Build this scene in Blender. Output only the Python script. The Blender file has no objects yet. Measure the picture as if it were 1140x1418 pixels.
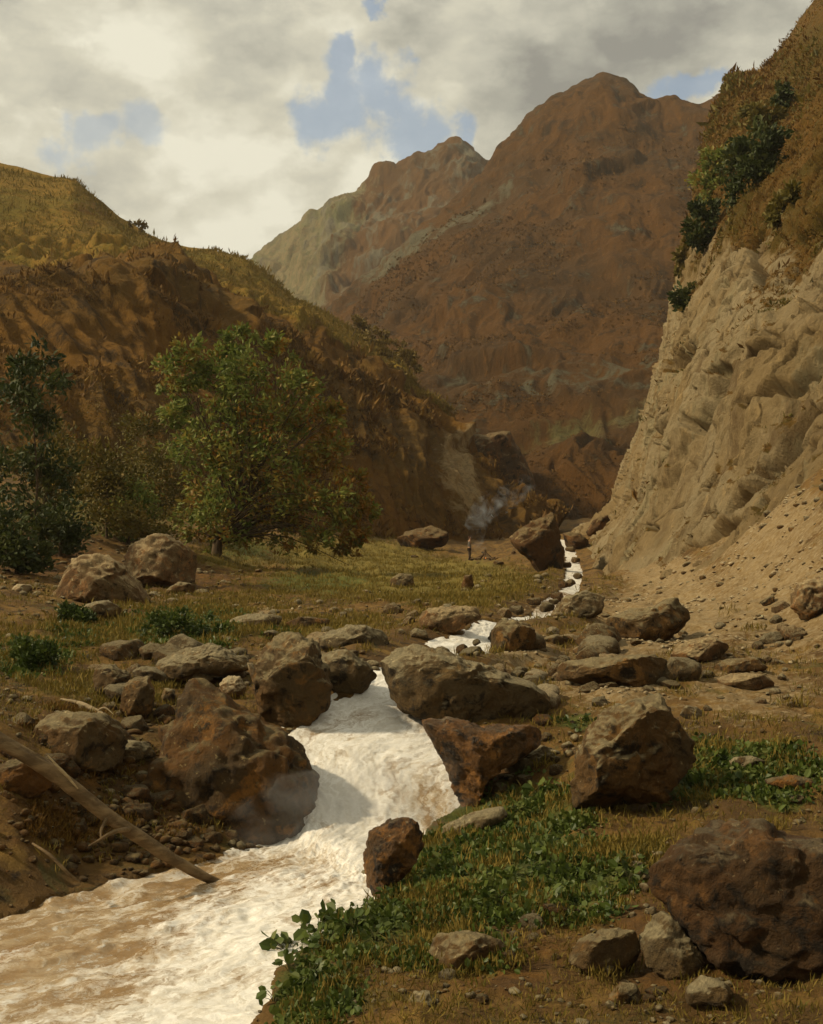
import bpy, bmesh, math, random
import numpy as np
from mathutils import Vector, Matrix, kdtree

# ------------------------------------------------------------------ camera, world, sun, exposure
scene = bpy.context.scene
COL = scene.collection
F, CX, CY = 1712.0, 570.0, 760.0      # focal length and eye level in photo pixels
EYE = 3.0                             # eye height above datum (m)
cam_d = bpy.data.cameras.new('camera')
cam = bpy.data.objects.new('camera', cam_d)
COL.objects.link(cam)
cam.location = (0, 0, EYE)
cam.rotation_euler = (math.radians(90), 0, 0)
cam_d.sensor_width = 36.0
cam_d.lens = F / 1418.0 * 36.0
cam_d.shift_y = (CY - 709.0) / 1418.0
cam_d.clip_start = 0.1
cam_d.clip_end = 6000.0
scene.camera = cam

SUN = Vector((-0.76, -0.09, 0.63)).normalized()
sun_d = bpy.data.lights.new('sun', 'SUN')
sun_d.energy = 3.5
sun_d.angle = math.radians(3.0)
sun_d.color = (1.0, 0.83, 0.57)
sun = bpy.data.objects.new('sun', sun_d)
COL.objects.link(sun)
sun.rotation_euler = SUN.to_track_quat('Z', 'Y').to_euler()

scene.view_settings.view_transform = 'Standard'
scene.view_settings.look = 'None'
scene.view_settings.gamma = 1.0
scene.view_settings.exposure = 0.36
scene.cycles.use_denoising = True
scene.cycles.max_bounces = 6
scene.cycles.diffuse_bounces = 3
scene.cycles.volume_bounces = 0
scene.cycles.transparent_max_bounces = 8
scene.cycles.volume_step_rate = 4.0


class NT:
    """small helper for node trees"""
    def __init__(self, tree):
        self.t = tree
        tree.nodes.clear()

    def n(self, typ, **kw):
        nd = self.t.nodes.new(typ)
        ins = kw.pop('ins', {})
        for k, v in kw.items():
            setattr(nd, k, v)
        for k, v in ins.items():
            self.put(nd.inputs[k], v)
        return nd

    def put(self, sock, v):
        if hasattr(v, 'links') or isinstance(v, bpy.types.NodeSocket):
            self.t.links.new(v, sock)
        elif isinstance(v, (tuple, list)) and sock.type == 'RGBA' and len(v) == 3:
            sock.default_value = (*v, 1)
        else:
            sock.default_value = v

    def math(self, op, a, b=0.0, c=None, clamp=False):
        nd = self.n('ShaderNodeMath', operation=op, use_clamp=clamp)
        self.put(nd.inputs[0], a)
        self.put(nd.inputs[1], b)
        if c is not None:
            self.put(nd.inputs[2], c)
        return nd.outputs[0]

    def vmath(self, op, a, b=None, scale=None):
        nd = self.n('ShaderNodeVectorMath', operation=op)
        self.put(nd.inputs[0], a)
        if b is not None:
            self.put(nd.inputs[1], b)
        if scale is not None:
            self.put(nd.inputs['Scale'], scale)
        return nd.outputs['Value'] if op in ('LENGTH', 'DISTANCE', 'DOT_PRODUCT') else nd.outputs['Vector']

    def noise(self, vec, scale, detail=8, rough=0.6, dist=0.0, color=False, lac=2.0):
        nd = self.n('ShaderNodeTexNoise')
        self.put(nd.inputs['Vector'], vec)
        self.put(nd.inputs['Scale'], scale)
        nd.inputs['Detail'].default_value = detail
        nd.inputs['Roughness'].default_value = rough
        nd.inputs['Lacunarity'].default_value = lac
        nd.inputs['Distortion'].default_value = dist
        return nd.outputs['Color' if color else 'Fac']

    def step(self, x, a, b, lo=0.0, hi=1.0):
        nd = self.n('ShaderNodeMapRange', interpolation_type='SMOOTHSTEP')
        self.put(nd.inputs['Value'], x)
        self.put(nd.inputs['From Min'], a)
        self.put(nd.inputs['From Max'], b)
        self.put(nd.inputs['To Min'], lo)
        self.put(nd.inputs['To Max'], hi)
        return nd.outputs['Result']

    def mix(self, f, a, b, blend='MIX'):
        nd = self.n('ShaderNodeMix', data_type='RGBA', blend_type=blend)
        self.put(nd.inputs['Factor'], f)
        self.put(nd.inputs[6], a)
        self.put(nd.inputs[7], b)
        return nd.outputs[2]

    def ramp(self, f, stops):
        nd = self.n('ShaderNodeValToRGB')
        e = nd.color_ramp.elements
        while len(e) < len(stops):
            e.new(0.5)
        for el, (p, c) in zip(e, stops):
            el.position = p
            el.color = (*c, 1)
        self.put(nd.inputs['Fac'], f)
        return nd.outputs['Color']

    def attr(self, name, out='Fac'):
        return self.n('ShaderNodeAttribute', attribute_name=name).outputs[out]


# world: Nishita sky seen through gaps in a warm cloud deck, laid out by direction
world = bpy.data.worlds.new('World')
scene.world = world
world.use_nodes = True
w = NT(world.node_tree)
tc = w.n('ShaderNodeTexCoord').outputs['Generated']
dirv = w.vmath('NORMALIZE', tc)
sky = w.n('ShaderNodeTexSky', sky_type='NISHITA', sun_disc=False, sun_elevation=math.asin(SUN.z),
          sun_rotation=math.atan2(SUN.x, SUN.y), air_density=1.3, dust_density=2.0, ozone_density=1.2)
bg_sky = w.n('ShaderNodeBackground', ins={'Color': sky.outputs['Color'], 'Strength': 0.105})
flat = w.vmath('MULTIPLY', dirv, (1.0, 1.0, 1.7))
warp = w.noise(dirv, 7.0, 10, 0.62, color=True)
warp = w.vmath('SUBTRACT', warp, (0.5, 0.5, 0.5))
wdir = w.vmath('ADD', dirv, w.vmath('SCALE', warp, scale=0.17))


def pdir(px, py):
    return Vector(((px - CX) / F, 1.0, (CY - py) / F)).normalized()


holes = None
for px, py, r0 in ((480, 155, .031), (545, 176, .030), (428, 168, .028), (495, 122, .017), (578, 48, .013), (948, 118, .018), (600, 178, .02),
                   (180, 212, .030), (100, 225, .022)):
    d_ = w.vmath('DISTANCE', wdir, tuple(pdir(px, py)))
    m_ = w.step(d_, r0 * 0.62, r0 * 1.16, 1.0, 0.0)
    if px < 200:
        m_ = w.math('MULTIPLY', m_, 0.65)
    holes = m_ if holes is None else w.math('MAXIMUM', holes, m_)
n1 = w.noise(flat, 5.0, 10, 0.55, 0.25)
n2 = w.noise(w.vmath('ADD', flat, (3.1, 1.7, 5.2)), 13.0, 9, 0.60, 0.2)
n3 = w.noise(w.vmath('ADD', flat, (7.1, 2.7, 1.2)), 34.0, 7, 0.62, 0.1)
wd2 = w.vmath('ADD', flat, w.vmath('SCALE', w.vmath('SUBTRACT', w.noise(flat, 16.0, 8, 0.62, color=True), (0.5, 0.5, 0.5)), scale=0.085))
puff = None
for sc_, wt_ in ((8.0, 0.45), (19.0, 0.27), (43.0, 0.14)):
    vo = w.n('ShaderNodeTexVoronoi', feature='SMOOTH_F1')
    w.put(vo.inputs['Vector'], wd2)
    vo.inputs['Scale'].default_value = sc_
    vo.inputs['Smoothness'].default_value = 0.35
    p_ = w.math('MULTIPLY', w.math('SUBTRACT', 0.55, vo.outputs['Distance']), wt_)
    puff = p_ if puff is None else w.math('ADD', puff, p_)
lum = w.math('ADD', w.math('MULTIPLY_ADD', n1, 0.75, 0.0), w.math('ADD', w.math('MULTIPLY_ADD', n2, 0.35, -0.07), w.math('MULTIPLY', n3, 0.12)))
lum = w.math('ADD', lum, puff)
# clouds are brighter towards the low light on the left, greyer away from it
b1 = w.step(w.vmath('DISTANCE', wdir, tuple(pdir(300, 190))), 0.03, 0.17, 0.17, 0.0)
b2 = w.step(w.vmath('DISTANCE', wdir, tuple(pdir(60, 110))), 0.03, 0.18, 0.10, 0.0)
b3 = w.step(w.vmath('DISTANCE', wdir, tuple(pdir(930, 30))), 0.05, 0.26, -0.17, 0.0)
b4 = w.step(w.vmath('DISTANCE', wdir, tuple(pdir(400, 40))), 0.03, 0.13, -0.10, 0.0)
b5 = w.step(w.vmath('DISTANCE', wdir, tuple(pdir(450, 240))), 0.02, 0.10, 0.08, 0.0)
for b_ in (b1, b2, b3, b4, b5):
    lum = w.math('ADD', lum, b_)
ccol = w.ramp(lum, [(0.26, (0.25, 0.245, 0.215)), (0.42, (0.37, 0.36, 0.30)), (0.56, (0.50, 0.48, 0.39)),
                    (0.68, (0.60, 0.57, 0.45)), (0.86, (0.78, 0.745, 0.60))])
bg_cl = w.n('ShaderNodeBackground', ins={'Color': ccol, 'Strength': 0.88})
mixs = w.n('ShaderNodeMixShader')
w.put(mixs.inputs[0], w.math('MULTIPLY', holes, 0.72))
w.t.links.new(bg_cl.outputs[0], mixs.inputs[1])
w.t.links.new(bg_sky.outputs[0], mixs.inputs[2])
out = w.n('ShaderNodeOutputWorld')
w.t.links.new(mixs.outputs[0], out.inputs['Surface'])

# ------------------------------------------------------------------ numeric helpers
rng = np.random.default_rng(7)
random.seed(7)


def P(px, py, d):
    return np.array(((px - CX) / F * d, d, EYE - (py - CY) / F * d))


def srgb(r, g, b):
    return tuple(((c / 255.0 + 0.055) / 1.055) ** 2.4 if c > 10 else c / 255.0 / 12.92 for c in (r, g, b))


_perm = np.random.default_rng(3).permutation(256)
_perm = np.concatenate([_perm, _perm, _perm])
_g3 = np.random.default_rng(4).normal(size=(256, 3))
_g3 /= np.linalg.norm(_g3, axis=1)[:, None]


def perlin(p, seed=0):
    p = np.asarray(p, float) + seed * 17.31
    i = np.floor(p).astype(np.int64)
    f = p - i
    u = f * f * f * (f * (f * 6 - 15) + 10)
    i &= 255
    r = 0
    for dx in (0, 1):
        wx = u[:, 0] if dx else 1 - u[:, 0]
        for dy in (0, 1):
            wy = u[:, 1] if dy else 1 - u[:, 1]
            for dz in (0, 1):
                wz = u[:, 2] if dz else 1 - u[:, 2]
                h = _perm[_perm[_perm[(i[:, 0] + dx) & 255] + ((i[:, 1] + dy) & 255)] + ((i[:, 2] + dz) & 255)]
                g = _g3[h]
                r = r + wx * wy * wz * (g[:, 0] * (f[:, 0] - dx) + g[:, 1] * (f[:, 1] - dy) + g[:, 2] * (f[:, 2] - dz))
    return r * 1.5


def fbm(p, octs=5, gain=0.5, seed=0):
    a, s, r = 1.0, 1.0, 0
    for k in range(octs):
        r = r + a * perlin(np.asarray(p) * s, seed + k)
        a *= gain
        s *= 2.03
    return r


def ridged(p, octs=5, gain=0.5, seed=0):
    a, s, r = 1.0, 1.0, 0
    for k in range(octs):
        r = r + a * (1 - 2 * np.abs(perlin(np.asarray(p) * s, seed + k)))
        a *= gain
        s *= 2.03
    return r


def worley(p, seed=0):
    """3-D cellular noise: nearest and second nearest distance"""
    i = np.floor(p).astype(np.int64)
    f1 = np.full(len(p), 9.0)
    f2 = np.full(len(p), 9.0)
    tab = np.random.default_rng(100 + seed).random((256, 3))
    for dx in (-1, 0, 1):
        for dy in (-1, 0, 1):
            for dz in (-1, 0, 1):
                c = i + (dx, dy, dz)
                h = _perm[_perm[_perm[c[:, 0] & 255] + (c[:, 1] & 255)] + (c[:, 2] & 255)]
                q = c + tab[h]
                dd = np.linalg.norm(q - p, axis=1)
                m = dd < f1
                f2 = np.where(m, f1, np.minimum(f2, dd))
                f1 = np.where(m, dd, f1)
    return f1, f2


def facets(p, seed=0, tilt=1.0, sharp=18.0):
    """broken-rock relief: every cell is a tilted plane with its own height"""
    i = np.floor(p).astype(np.int64)
    best = np.full(len(p), 1e-12)
    val = np.zeros(len(p))
    tab = np.random.default_rng(200 + seed).random((256, 3))
    tl = np.random.default_rng(300 + seed).normal(size=(256, 3)) * tilt
    for dx in (-1, 0, 1):
        for dy in (-1, 0, 1):
            for dz in (-1, 0, 1):
                c = i + (dx, dy, dz)
                h = _perm[_perm[_perm[c[:, 0] & 255] + (c[:, 1] & 255)] + (c[:, 2] & 255)]
                v = p - (c + tab[h])
                wt = np.exp(-sharp * np.sqrt((v * v).sum(1)))
                best = best + wt
                val = val + wt * ((v * tl[h]).sum(1) + (tab[h][:, 0] - 0.5))
    return val / best


def sstep(x, a, b):
    t = np.clip((x - a) / (b - a), 0, 1)
    return t * t * (3 - 2 * t)


def in_poly(x, y, poly):
    r = np.zeros(len(x), bool)
    n = len(poly)
    for k in range(n):
        x1, y1 = poly[k]
        x2, y2 = poly[(k + 1) % n]
        c = ((y1 > y) != (y2 > y)) & (x < (x2 - x1) * (y - y1) / (y2 - y1 + 1e-12) + x1)
        r ^= c
    return r


def to_px(v):
    d = np.maximum(v[:, 1], 0.5)
    return CX + v[:, 0] / d * F, CY - (v[:, 2] - EYE) / d * F


def mesh(name, verts, faces, mat=None, smooth=True, attrs=None):
    """link a mesh built from arrays (faces: n x 3 or n x 4)"""
    me = bpy.data.meshes.new(name)
    verts = np.asarray(verts, np.float32)
    faces = np.asarray(faces, np.int32)
    k = faces.shape[1]
    me.vertices.add(len(verts))
    me.vertices.foreach_set('co', verts.ravel())
    me.loops.add(faces.size)
    me.loops.foreach_set('vertex_index', faces.ravel())
    me.polygons.add(len(faces))
    me.polygons.foreach_set('loop_start', np.arange(0, faces.size, k, dtype=np.int32))
    me.polygons.foreach_set('loop_total', np.full(len(faces), k, np.int32))
    me.update(calc_edges=True)
    me.polygons.foreach_set('use_smooth', np.full(len(faces), smooth))
    for an, av in (attrs or {}).items():
        a = me.attributes.new(an, 'FLOAT', 'POINT')
        a.data.foreach_set('value', np.asarray(av, np.float32))
    if mat:
        me.materials.append(mat)
    ob = bpy.data.objects.new(name, me)
    COL.objects.link(ob)
    return ob


def grid_faces(nu, nv):
    """grid index = v*nu+u"""
    a = (np.arange(nv - 1)[:, None] * nu + np.arange(nu - 1)[None, :]).ravel()
    return np.stack([a, a + 1, a + nu + 1, a + nu], 1)


def tag(o, label=None, cat=None, group=None, kind=None):
    if label:
        o['label'] = label
    if cat:
        o['category'] = cat
    if group:
        o['group'] = group
    if kind:
        o['kind'] = kind
    return o


def empty(name, loc):
    o = bpy.data.objects.new(name, None)
    o.location = tuple(float(c) for c in loc)
    o.empty_display_size = 0.2
    COL.objects.link(o)
    return o


def child(ob, parent):
    """parent a mesh whose vertices are already local to the parent"""
    ob.parent = parent
    return ob


def tube(path, radii, sides=10, cap=True, wob=0.0, seed=0):
    """arrays for a tapered tube along a path"""
    path = np.asarray(path, float)
    n = len(path)
    tan = np.gradient(path, axis=0)
    tan /= np.linalg.norm(tan, axis=1)[:, None] + 1e-9
    ref = np.array((0.13, 0.31, 0.94)) if abs(tan[0][2]) < 0.9 else np.array((1.0, 0.1, 0.0))
    V = []
    ang = np.linspace(0, 2 * math.pi, sides, endpoint=False)
    for k in range(n):
        a = np.cross(tan[k], ref)
        a /= np.linalg.norm(a) + 1e-9
        b = np.cross(a, tan[k])
        V.append(path[k] + radii[k] * (np.cos(ang)[:, None] * a + np.sin(ang)[:, None] * b))
    V = np.concatenate(V)
    if wob:
        V = V + (wob * fbm(V / (wob * 9), 3, 0.6, seed))[:, None] * np.tile((0.6, 0.5, 0.6), (len(V), 1))
    Fc = []
    for k in range(n - 1):
        for s in range(sides):
            s2 = (s + 1) % sides
            Fc.append((k * sides + s, k * sides + s2, (k + 1) * sides + s2, (k + 1) * sides + s))
    if cap:
        for base, c in ((0, path[0]), ((n - 1) * sides, path[-1])):
            ci = len(V)
            V = np.vstack([V, c])
            for s in range(sides):
                Fc.append((base + s, base + (s + 1) % sides, ci, ci))
    return V, np.array(Fc)


def merge(parts):
    V, Fs, off = [], [], 0
    for v, f in parts:
        V.append(v)
        Fs.append(f + off)
        off += len(v)
    return np.vstack(V), np.vstack(Fs)


def quadify(f):
    return f


def smooth_path(pts, n):
    """Catmull-Rom through points, n samples"""
    p = np.asarray(pts, float)
    m = len(p)
    t = np.linspace(0, m - 1, n)
    k = np.clip(np.floor(t).astype(int), 0, m - 2)
    f = (t - k)[:, None]
    p0 = p[np.clip(k - 1, 0, m - 1)]
    p1 = p[k]
    p2 = p[k + 1]
    p3 = p[np.clip(k + 2, 0, m - 1)]
    return 0.5 * (2 * p1 + (p2 - p0) * f + (2 * p0 - 5 * p1 + 4 * p2 - p3) * f ** 2 + (3 * p1 - p0 - 3 * p2 + p3) * f ** 3)


def lin_path(pts, n):
    p = np.asarray(pts, float)
    s = np.concatenate([[0], np.cumsum(np.linalg.norm(np.diff(p, axis=0), axis=1))])
    t = np.linspace(0, s[-1], n)
    return np.stack([np.interp(t, s, p[:, c]) for c in range(3)], 1)


# ------------------------------------------------------------------ materials
def new_mat(name):
    m = bpy.data.materials.new(name)
    m.use_nodes = True
    n = NT(m.node_tree)
    b = n.n('ShaderNodeBsdfPrincipled')
    o = n.n('ShaderNodeOutputMaterial')
    n.t.links.new(b.outputs[0], o.inputs['Surface'])
    b.inputs['Specular IOR Level'].default_value = 0.25
    b.inputs['Roughness'].default_value = 0.85
    return m, n, b


def bump(n, b, h, strength, dist):
    bp = n.n('ShaderNodeBump')
    bp.inputs['Strength'].default_value = strength
    bp.inputs['Distance'].default_value = dist
    n.put(bp.inputs['Height'], h)
    n.t.links.new(bp.outputs[0], b.inputs['Normal'])


def rock_mat(name, top, side, rust, dark, cover=0.55, wet=0.0, scale=1.0):
    """weathered rock: lichen on upward faces, iron-brown sides, dark cracks"""
    m, n, b = new_mat(name)
    co = n.n('ShaderNodeTexCoord').outputs['Object']
    rnd = n.n('ShaderNodeObjectInfo').outputs['Random']
    co = n.vmath('ADD', co, n.vmath('SCALE', (31.0, 17.0, 23.0), scale=rnd))
    geo = n.n('ShaderNodeNewGeometry')
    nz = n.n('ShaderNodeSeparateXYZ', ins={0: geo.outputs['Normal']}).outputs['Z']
    a = n.noise(co, 1.6 * scale, 9, 0.62, 0.5)
    c = n.noise(co, 6.0 * scale, 9, 0.68, 0.3)
    e = n.noise(n.vmath('MULTIPLY', co, (1.0, 1.0, 0.35)), 9.0 * scale, 7, 0.65, 0.8)
    fine = n.noise(co, 34.0 * scale, 6, 0.7)
    col = n.mix(n.step(a, 0.40, 0.58), side, rust)
    col = n.mix(n.step(n.noise(n.vmath('ADD', co, (3, 1, 8)), 2.6 * scale, 8, 0.66, 0.8), 0.53, 0.64), col, tuple(min(.4, x * 1.9) for x in rust))
    col = n.mix(n.step(c, 0.50, 0.62), col, dark)
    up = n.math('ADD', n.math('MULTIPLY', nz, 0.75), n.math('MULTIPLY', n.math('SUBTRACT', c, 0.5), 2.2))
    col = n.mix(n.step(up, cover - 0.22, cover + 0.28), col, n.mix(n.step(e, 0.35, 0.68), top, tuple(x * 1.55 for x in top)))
    col = n.mix(n.step(e, 0.63, 0.74, 0, 0.75), col, dark)
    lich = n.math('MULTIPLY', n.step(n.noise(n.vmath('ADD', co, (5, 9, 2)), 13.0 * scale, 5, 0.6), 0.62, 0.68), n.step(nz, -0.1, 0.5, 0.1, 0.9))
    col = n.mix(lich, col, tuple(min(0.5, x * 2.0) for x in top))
    col = n.mix(n.step(fine, 0.3, 0.7, 0.0, 0.55), col, n.mix(0.62, col, (0.01, 0.007, 0.003)))
    n.put(b.inputs['Base Color'], col)
    n.put(b.inputs['Roughness'], n.step(fine, 0.3, 0.7, 0.9 - wet, 0.75 - wet))
    h = n.math('ADD', n.math('MULTIPLY', c, 0.7), n.math('ADD', n.math('MULTIPLY', e, 0.5), n.math('MULTIPLY', fine, 0.28)))
    bump(n, b, h, 0.9, 0.10 / scale)
    return m


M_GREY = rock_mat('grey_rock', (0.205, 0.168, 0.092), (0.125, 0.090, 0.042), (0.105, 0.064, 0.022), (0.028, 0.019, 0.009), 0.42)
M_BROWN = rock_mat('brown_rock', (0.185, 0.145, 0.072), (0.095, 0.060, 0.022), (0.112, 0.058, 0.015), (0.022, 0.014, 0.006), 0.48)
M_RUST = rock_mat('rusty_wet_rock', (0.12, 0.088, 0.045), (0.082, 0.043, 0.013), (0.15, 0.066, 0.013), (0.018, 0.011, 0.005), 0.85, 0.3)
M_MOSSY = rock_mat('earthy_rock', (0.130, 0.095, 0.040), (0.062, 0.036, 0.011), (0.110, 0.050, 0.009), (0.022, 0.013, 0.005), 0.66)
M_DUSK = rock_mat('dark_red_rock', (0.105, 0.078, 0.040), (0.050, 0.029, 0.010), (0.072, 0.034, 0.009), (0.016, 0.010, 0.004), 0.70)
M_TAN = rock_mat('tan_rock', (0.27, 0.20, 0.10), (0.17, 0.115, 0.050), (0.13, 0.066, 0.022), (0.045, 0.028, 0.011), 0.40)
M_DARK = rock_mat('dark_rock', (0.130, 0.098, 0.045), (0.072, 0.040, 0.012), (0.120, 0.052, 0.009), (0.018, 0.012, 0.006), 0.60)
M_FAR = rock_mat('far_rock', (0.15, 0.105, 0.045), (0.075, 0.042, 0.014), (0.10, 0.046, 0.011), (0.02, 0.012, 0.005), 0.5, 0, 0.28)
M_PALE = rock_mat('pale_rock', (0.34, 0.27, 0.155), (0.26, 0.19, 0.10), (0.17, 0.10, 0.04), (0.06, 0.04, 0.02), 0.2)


def ground_mat():
    m, n, b = new_mat('valley_floor')
    pos = n.n('ShaderNodeNewGeometry').outputs['Position']
    g_at, t_at, d_at, y_at = n.attr('green'), n.attr('gravel'), n.attr('dark'), n.attr('straw')
    a = n.noise(pos, 0.9, 9, 0.62, 0.4)
    c = n.noise(pos, 3.6, 9, 0.66, 0.4)
    e = n.noise(pos, 12.0, 8, 0.68)
    f = n.noise(pos, 42.0, 6, 0.7)
    vor = n.n('ShaderNodeTexVoronoi', feature='F1')
    n.put(vor.inputs['Vector'], n.vmath('ADD', pos, n.vmath('SCALE', n.noise(pos, 9.0, 3, 0.5, color=True), scale=0.08)))
    vor.inputs['Scale'].default_value = 13.0
    earth = n.mix(n.step(a, 0.38, 0.62), (0.090, 0.048, 0.012), (0.170, 0.092, 0.020))
    earth = n.mix(n.step(n.noise(n.vmath('ADD', pos, (9, 4, 0)), 1.7, 8, 0.66, 0.6), 0.50, 0.64, 0, 0.8), earth, (0.23, 0.135, 0.028))
    earth = n.mix(n.step(n.noise(n.vmath('ADD', pos, (2, 14, 0)), 2.3, 8, 0.66, 0.6), 0.54, 0.66, 0, 0.7), earth, (0.075, 0.070, 0.018))
    earth = n.mix(n.step(c, 0.5, 0.68), earth, (0.030, 0.018, 0.007))
    earth = n.mix(n.step(e, 0.58, 0.72, 0, 0.7), earth, (0.19, 0.125, 0.048))
    grav = n.mix(n.step(c, 0.36, 0.62), (0.27, 0.185, 0.078), (0.185, 0.118, 0.043))
    grav = n.mix(n.step(e, 0.52, 0.68), grav, (0.33, 0.245, 0.125))
    grav = n.mix(n.step(f, 0.58, 0.72, 0, 0.8), grav, (0.085, 0.052, 0.020))
    grav = n.mix(n.step(vor.outputs['Color'], 0.2, 0.9, 0, 0.35), grav, (0.36, 0.29, 0.17))
    dk = n.mix(n.step(c, 0.36, 0.64), (0.058, 0.030, 0.008), (0.120, 0.058, 0.011))
    dk = n.mix(n.step(n.noise(n.vmath('ADD', pos, (5, 24, 0)), 2.0, 8, 0.68, 0.6), 0.50, 0.64, 0, 0.8), dk, (0.19, 0.090, 0.014))
    dk = n.mix(n.step(e, 0.54, 0.72, 0, 0.8), dk, (0.14, 0.082, 0.028))
    gr = n.mix(n.step(c, 0.36, 0.62), (0.060, 0.074, 0.013), (0.105, 0.108, 0.018))
    gr = n.mix(n.step(e, 0.52, 0.70, 0, 0.7), gr, (0.12, 0.080, 0.018))
    st = n.mix(n.step(c, 0.36, 0.64), (0.20, 0.145, 0.026), (0.135, 0.108, 0.018))
    st = n.mix(n.step(e, 0.54, 0.72, 0, 0.8), st, (0.28, 0.19, 0.045))
    wob = n.math('ADD', n.math('MULTIPLY', n.math('SUBTRACT', c, 0.5), 1.3), n.math('MULTIPLY', n.math('SUBTRACT', e, 0.5), 0.9))

    def mask(at):
        return n.step(n.math('ADD', at, wob), 0.36, 0.62)
    col = n.mix(mask(d_at), earth, dk)
    col = n.mix(mask(t_at), col, grav)
    col = n.mix(mask(y_at), col, st)
    col = n.mix(mask(g_at), col, gr)
    n.put(b.inputs['Base Color'], col)
    h = n.math('ADD', n.math('MULTIPLY', e, 0.6), n.math('ADD', n.math('MULTIPLY', f, 0.35), n.math('MULTIPLY', c, 0.5)))
    bump(n, b, h, 0.9, 0.10)
    return m


def hill_mat(name, brown, rust, dark, grass, pale, s=1.0, strokes=(1.0, 1.0, 0.3)):
    """mountain side: attributes grass and pale choose cover, noise breaks it up"""
    m, n, b = new_mat(name)
    pos = n.n('ShaderNodeNewGeometry').outputs['Position']
    st = n.vmath('MULTIPLY', pos, strokes)
    a = n.noise(pos, 0.030 * s, 9, 0.62, 0.6)
    c = n.noise(st, 0.16 * s, 10, 0.68, 0.5)
    e = n.noise(st, 0.75 * s, 9, 0.7, 0.3)
    col = n.mix(n.step(a, 0.40, 0.60), brown, rust)
    col = n.mix(n.step(c, 0.48, 0.66), col, dark)
    col = n.mix(n.step(e, 0.54, 0.70, 0, 0.6), col, tuple(min(1, x * 1.9) for x in rust))
    wob = n.math('ADD', n.math('MULTIPLY', n.math('SUBTRACT', c, 0.5), 1.6), n.math('MULTIPLY', n.math('SUBTRACT', e, 0.5), 0.8))
    gm = n.step(n.math('ADD', n.attr('grass'), wob), 0.34, 0.66)
    g1 = n.mix(n.step(e, 0.36, 0.64), grass, tuple(x * f for x, f in zip(grass, (1.55, 1.25, 1.3))))
    g1 = n.mix(n.step(a, 0.46, 0.62, 0, 0.6), g1, tuple(x * f for x, f in zip(grass, (0.72, 0.9, 0.7))))
    col = n.mix(gm, col, g1)
    pm = n.step(n.math('ADD', n.attr('pale'), wob), 0.40, 0.70)
    p1 = n.mix(n.step(e, 0.38, 0.66), pale, tuple(x * 0.62 for x in pale))
    col = n.mix(pm, col, p1)
    spk = n.noise(st, 2.6 * s, 6, 0.7)
    col = n.mix(n.step(spk, 0.52, 0.70, 0, 0.55), col, dark)
    n.put(b.inputs['Base Color'], col)
    b.inputs['Specular IOR Level'].default_value = 0.1
    fine = n.noise(pos, 3.2 * s, 7, 0.72)
    h = n.math('ADD', n.math('MULTIPLY', c, 1.0), n.math('ADD', n.math('MULTIPLY', e, 0.7), n.math('MULTIPLY', fine, 0.30)))
    bump(n, b, h, 1.0, 1.4 / s)
    return m


def water_mat():
    m, n, b = new_mat('rushing_water')
    pos = n.n('ShaderNodeNewGeometry').outputs['Position']
    al = n.n('ShaderNodeCombineXYZ', ins={0: n.attr('across'), 1: n.attr('along'), 2: 0.0}).outputs[0]
    al = n.vmath('ADD', al, n.vmath('SCALE', n.vmath('SUBTRACT', n.noise(pos, 2.2, 5, 0.6, color=True), (0.5, 0.5, 0.5)), scale=0.55))
    a = n.noise(n.vmath('MULTIPLY', al, (1.0, 0.33, 1)), 3.2, 9, 0.66, 1.2)
    c = n.noise(n.vmath('MULTIPLY', al, (1.0, 0.40, 1)), 11.0, 9, 0.70, 0.9)
    e = n.noise(pos, 26.0, 7, 0.72, 0.6)
    big = n.noise(n.vmath('MULTIPLY', al, (1.0, 0.5, 1)), 1.1, 6, 0.6, 1.0)
    f = n.math('ADD', n.attr('foam'), n.math('ADD', n.math('MULTIPLY', n.math('SUBTRACT', a, 0.5), 1.7),
               n.math('ADD', n.math('MULTIPLY', n.math('SUBTRACT', c, 0.5), 1.5), n.math('ADD', n.math('MULTIPLY', n.math('SUBTRACT', e, 0.5), 0.9), n.math('MULTIPLY', n.math('SUBTRACT', big, 0.5), 2.0)))))
    fm = n.step(f, 0.16, 0.96)
    wat = n.mix(n.step(a, 0.36, 0.64), (0.25, 0.155, 0.062), (0.42, 0.32, 0.19))
    wat = n.mix(n.step(c, 0.52, 0.68), wat, (0.34, 0.31, 0.25))
    wat = n.mix(n.step(big, 0.50, 0.66, 0, 0.6), wat, (0.28, 0.135, 0.045))
    foam = n.mix(n.step(c, 0.34, 0.62), (0.60, 0.565, 0.48), (0.82, 0.80, 0.74))
    foam = n.mix(n.step(a, 0.50, 0.68, 0, 0.65), foam, (0.55, 0.53, 0.48))
    strk = n.noise(n.vmath('MULTIPLY', al, (1.0, 0.16, 1)), 16.0, 7, 0.66, 0.5)
    foam = n.mix(n.step(strk, 0.52, 0.66, 0, 0.5), foam, (0.50, 0.44, 0.32))
    foam = n.mix(n.step(e, 0.46, 0.68, 0, 0.35), foam, (0.50, 0.46, 0.36))
    col = n.mix(fm, wat, foam)
    n.put(b.inputs['Base Color'], col)
    n.put(b.inputs['Roughness'], n.math('ADD', n.math('MULTIPLY', fm, 0.5), 0.22))
    b.inputs['Specular IOR Level'].default_value = 0.4
    h = n.math('ADD', n.math('MULTIPLY', a, 0.8), n.math('ADD', n.math('MULTIPLY', c, 0.7), n.math('MULTIPLY', e, 0.35)))
    bump(n, b, h, 0.35, 0.05)
    return m


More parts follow.
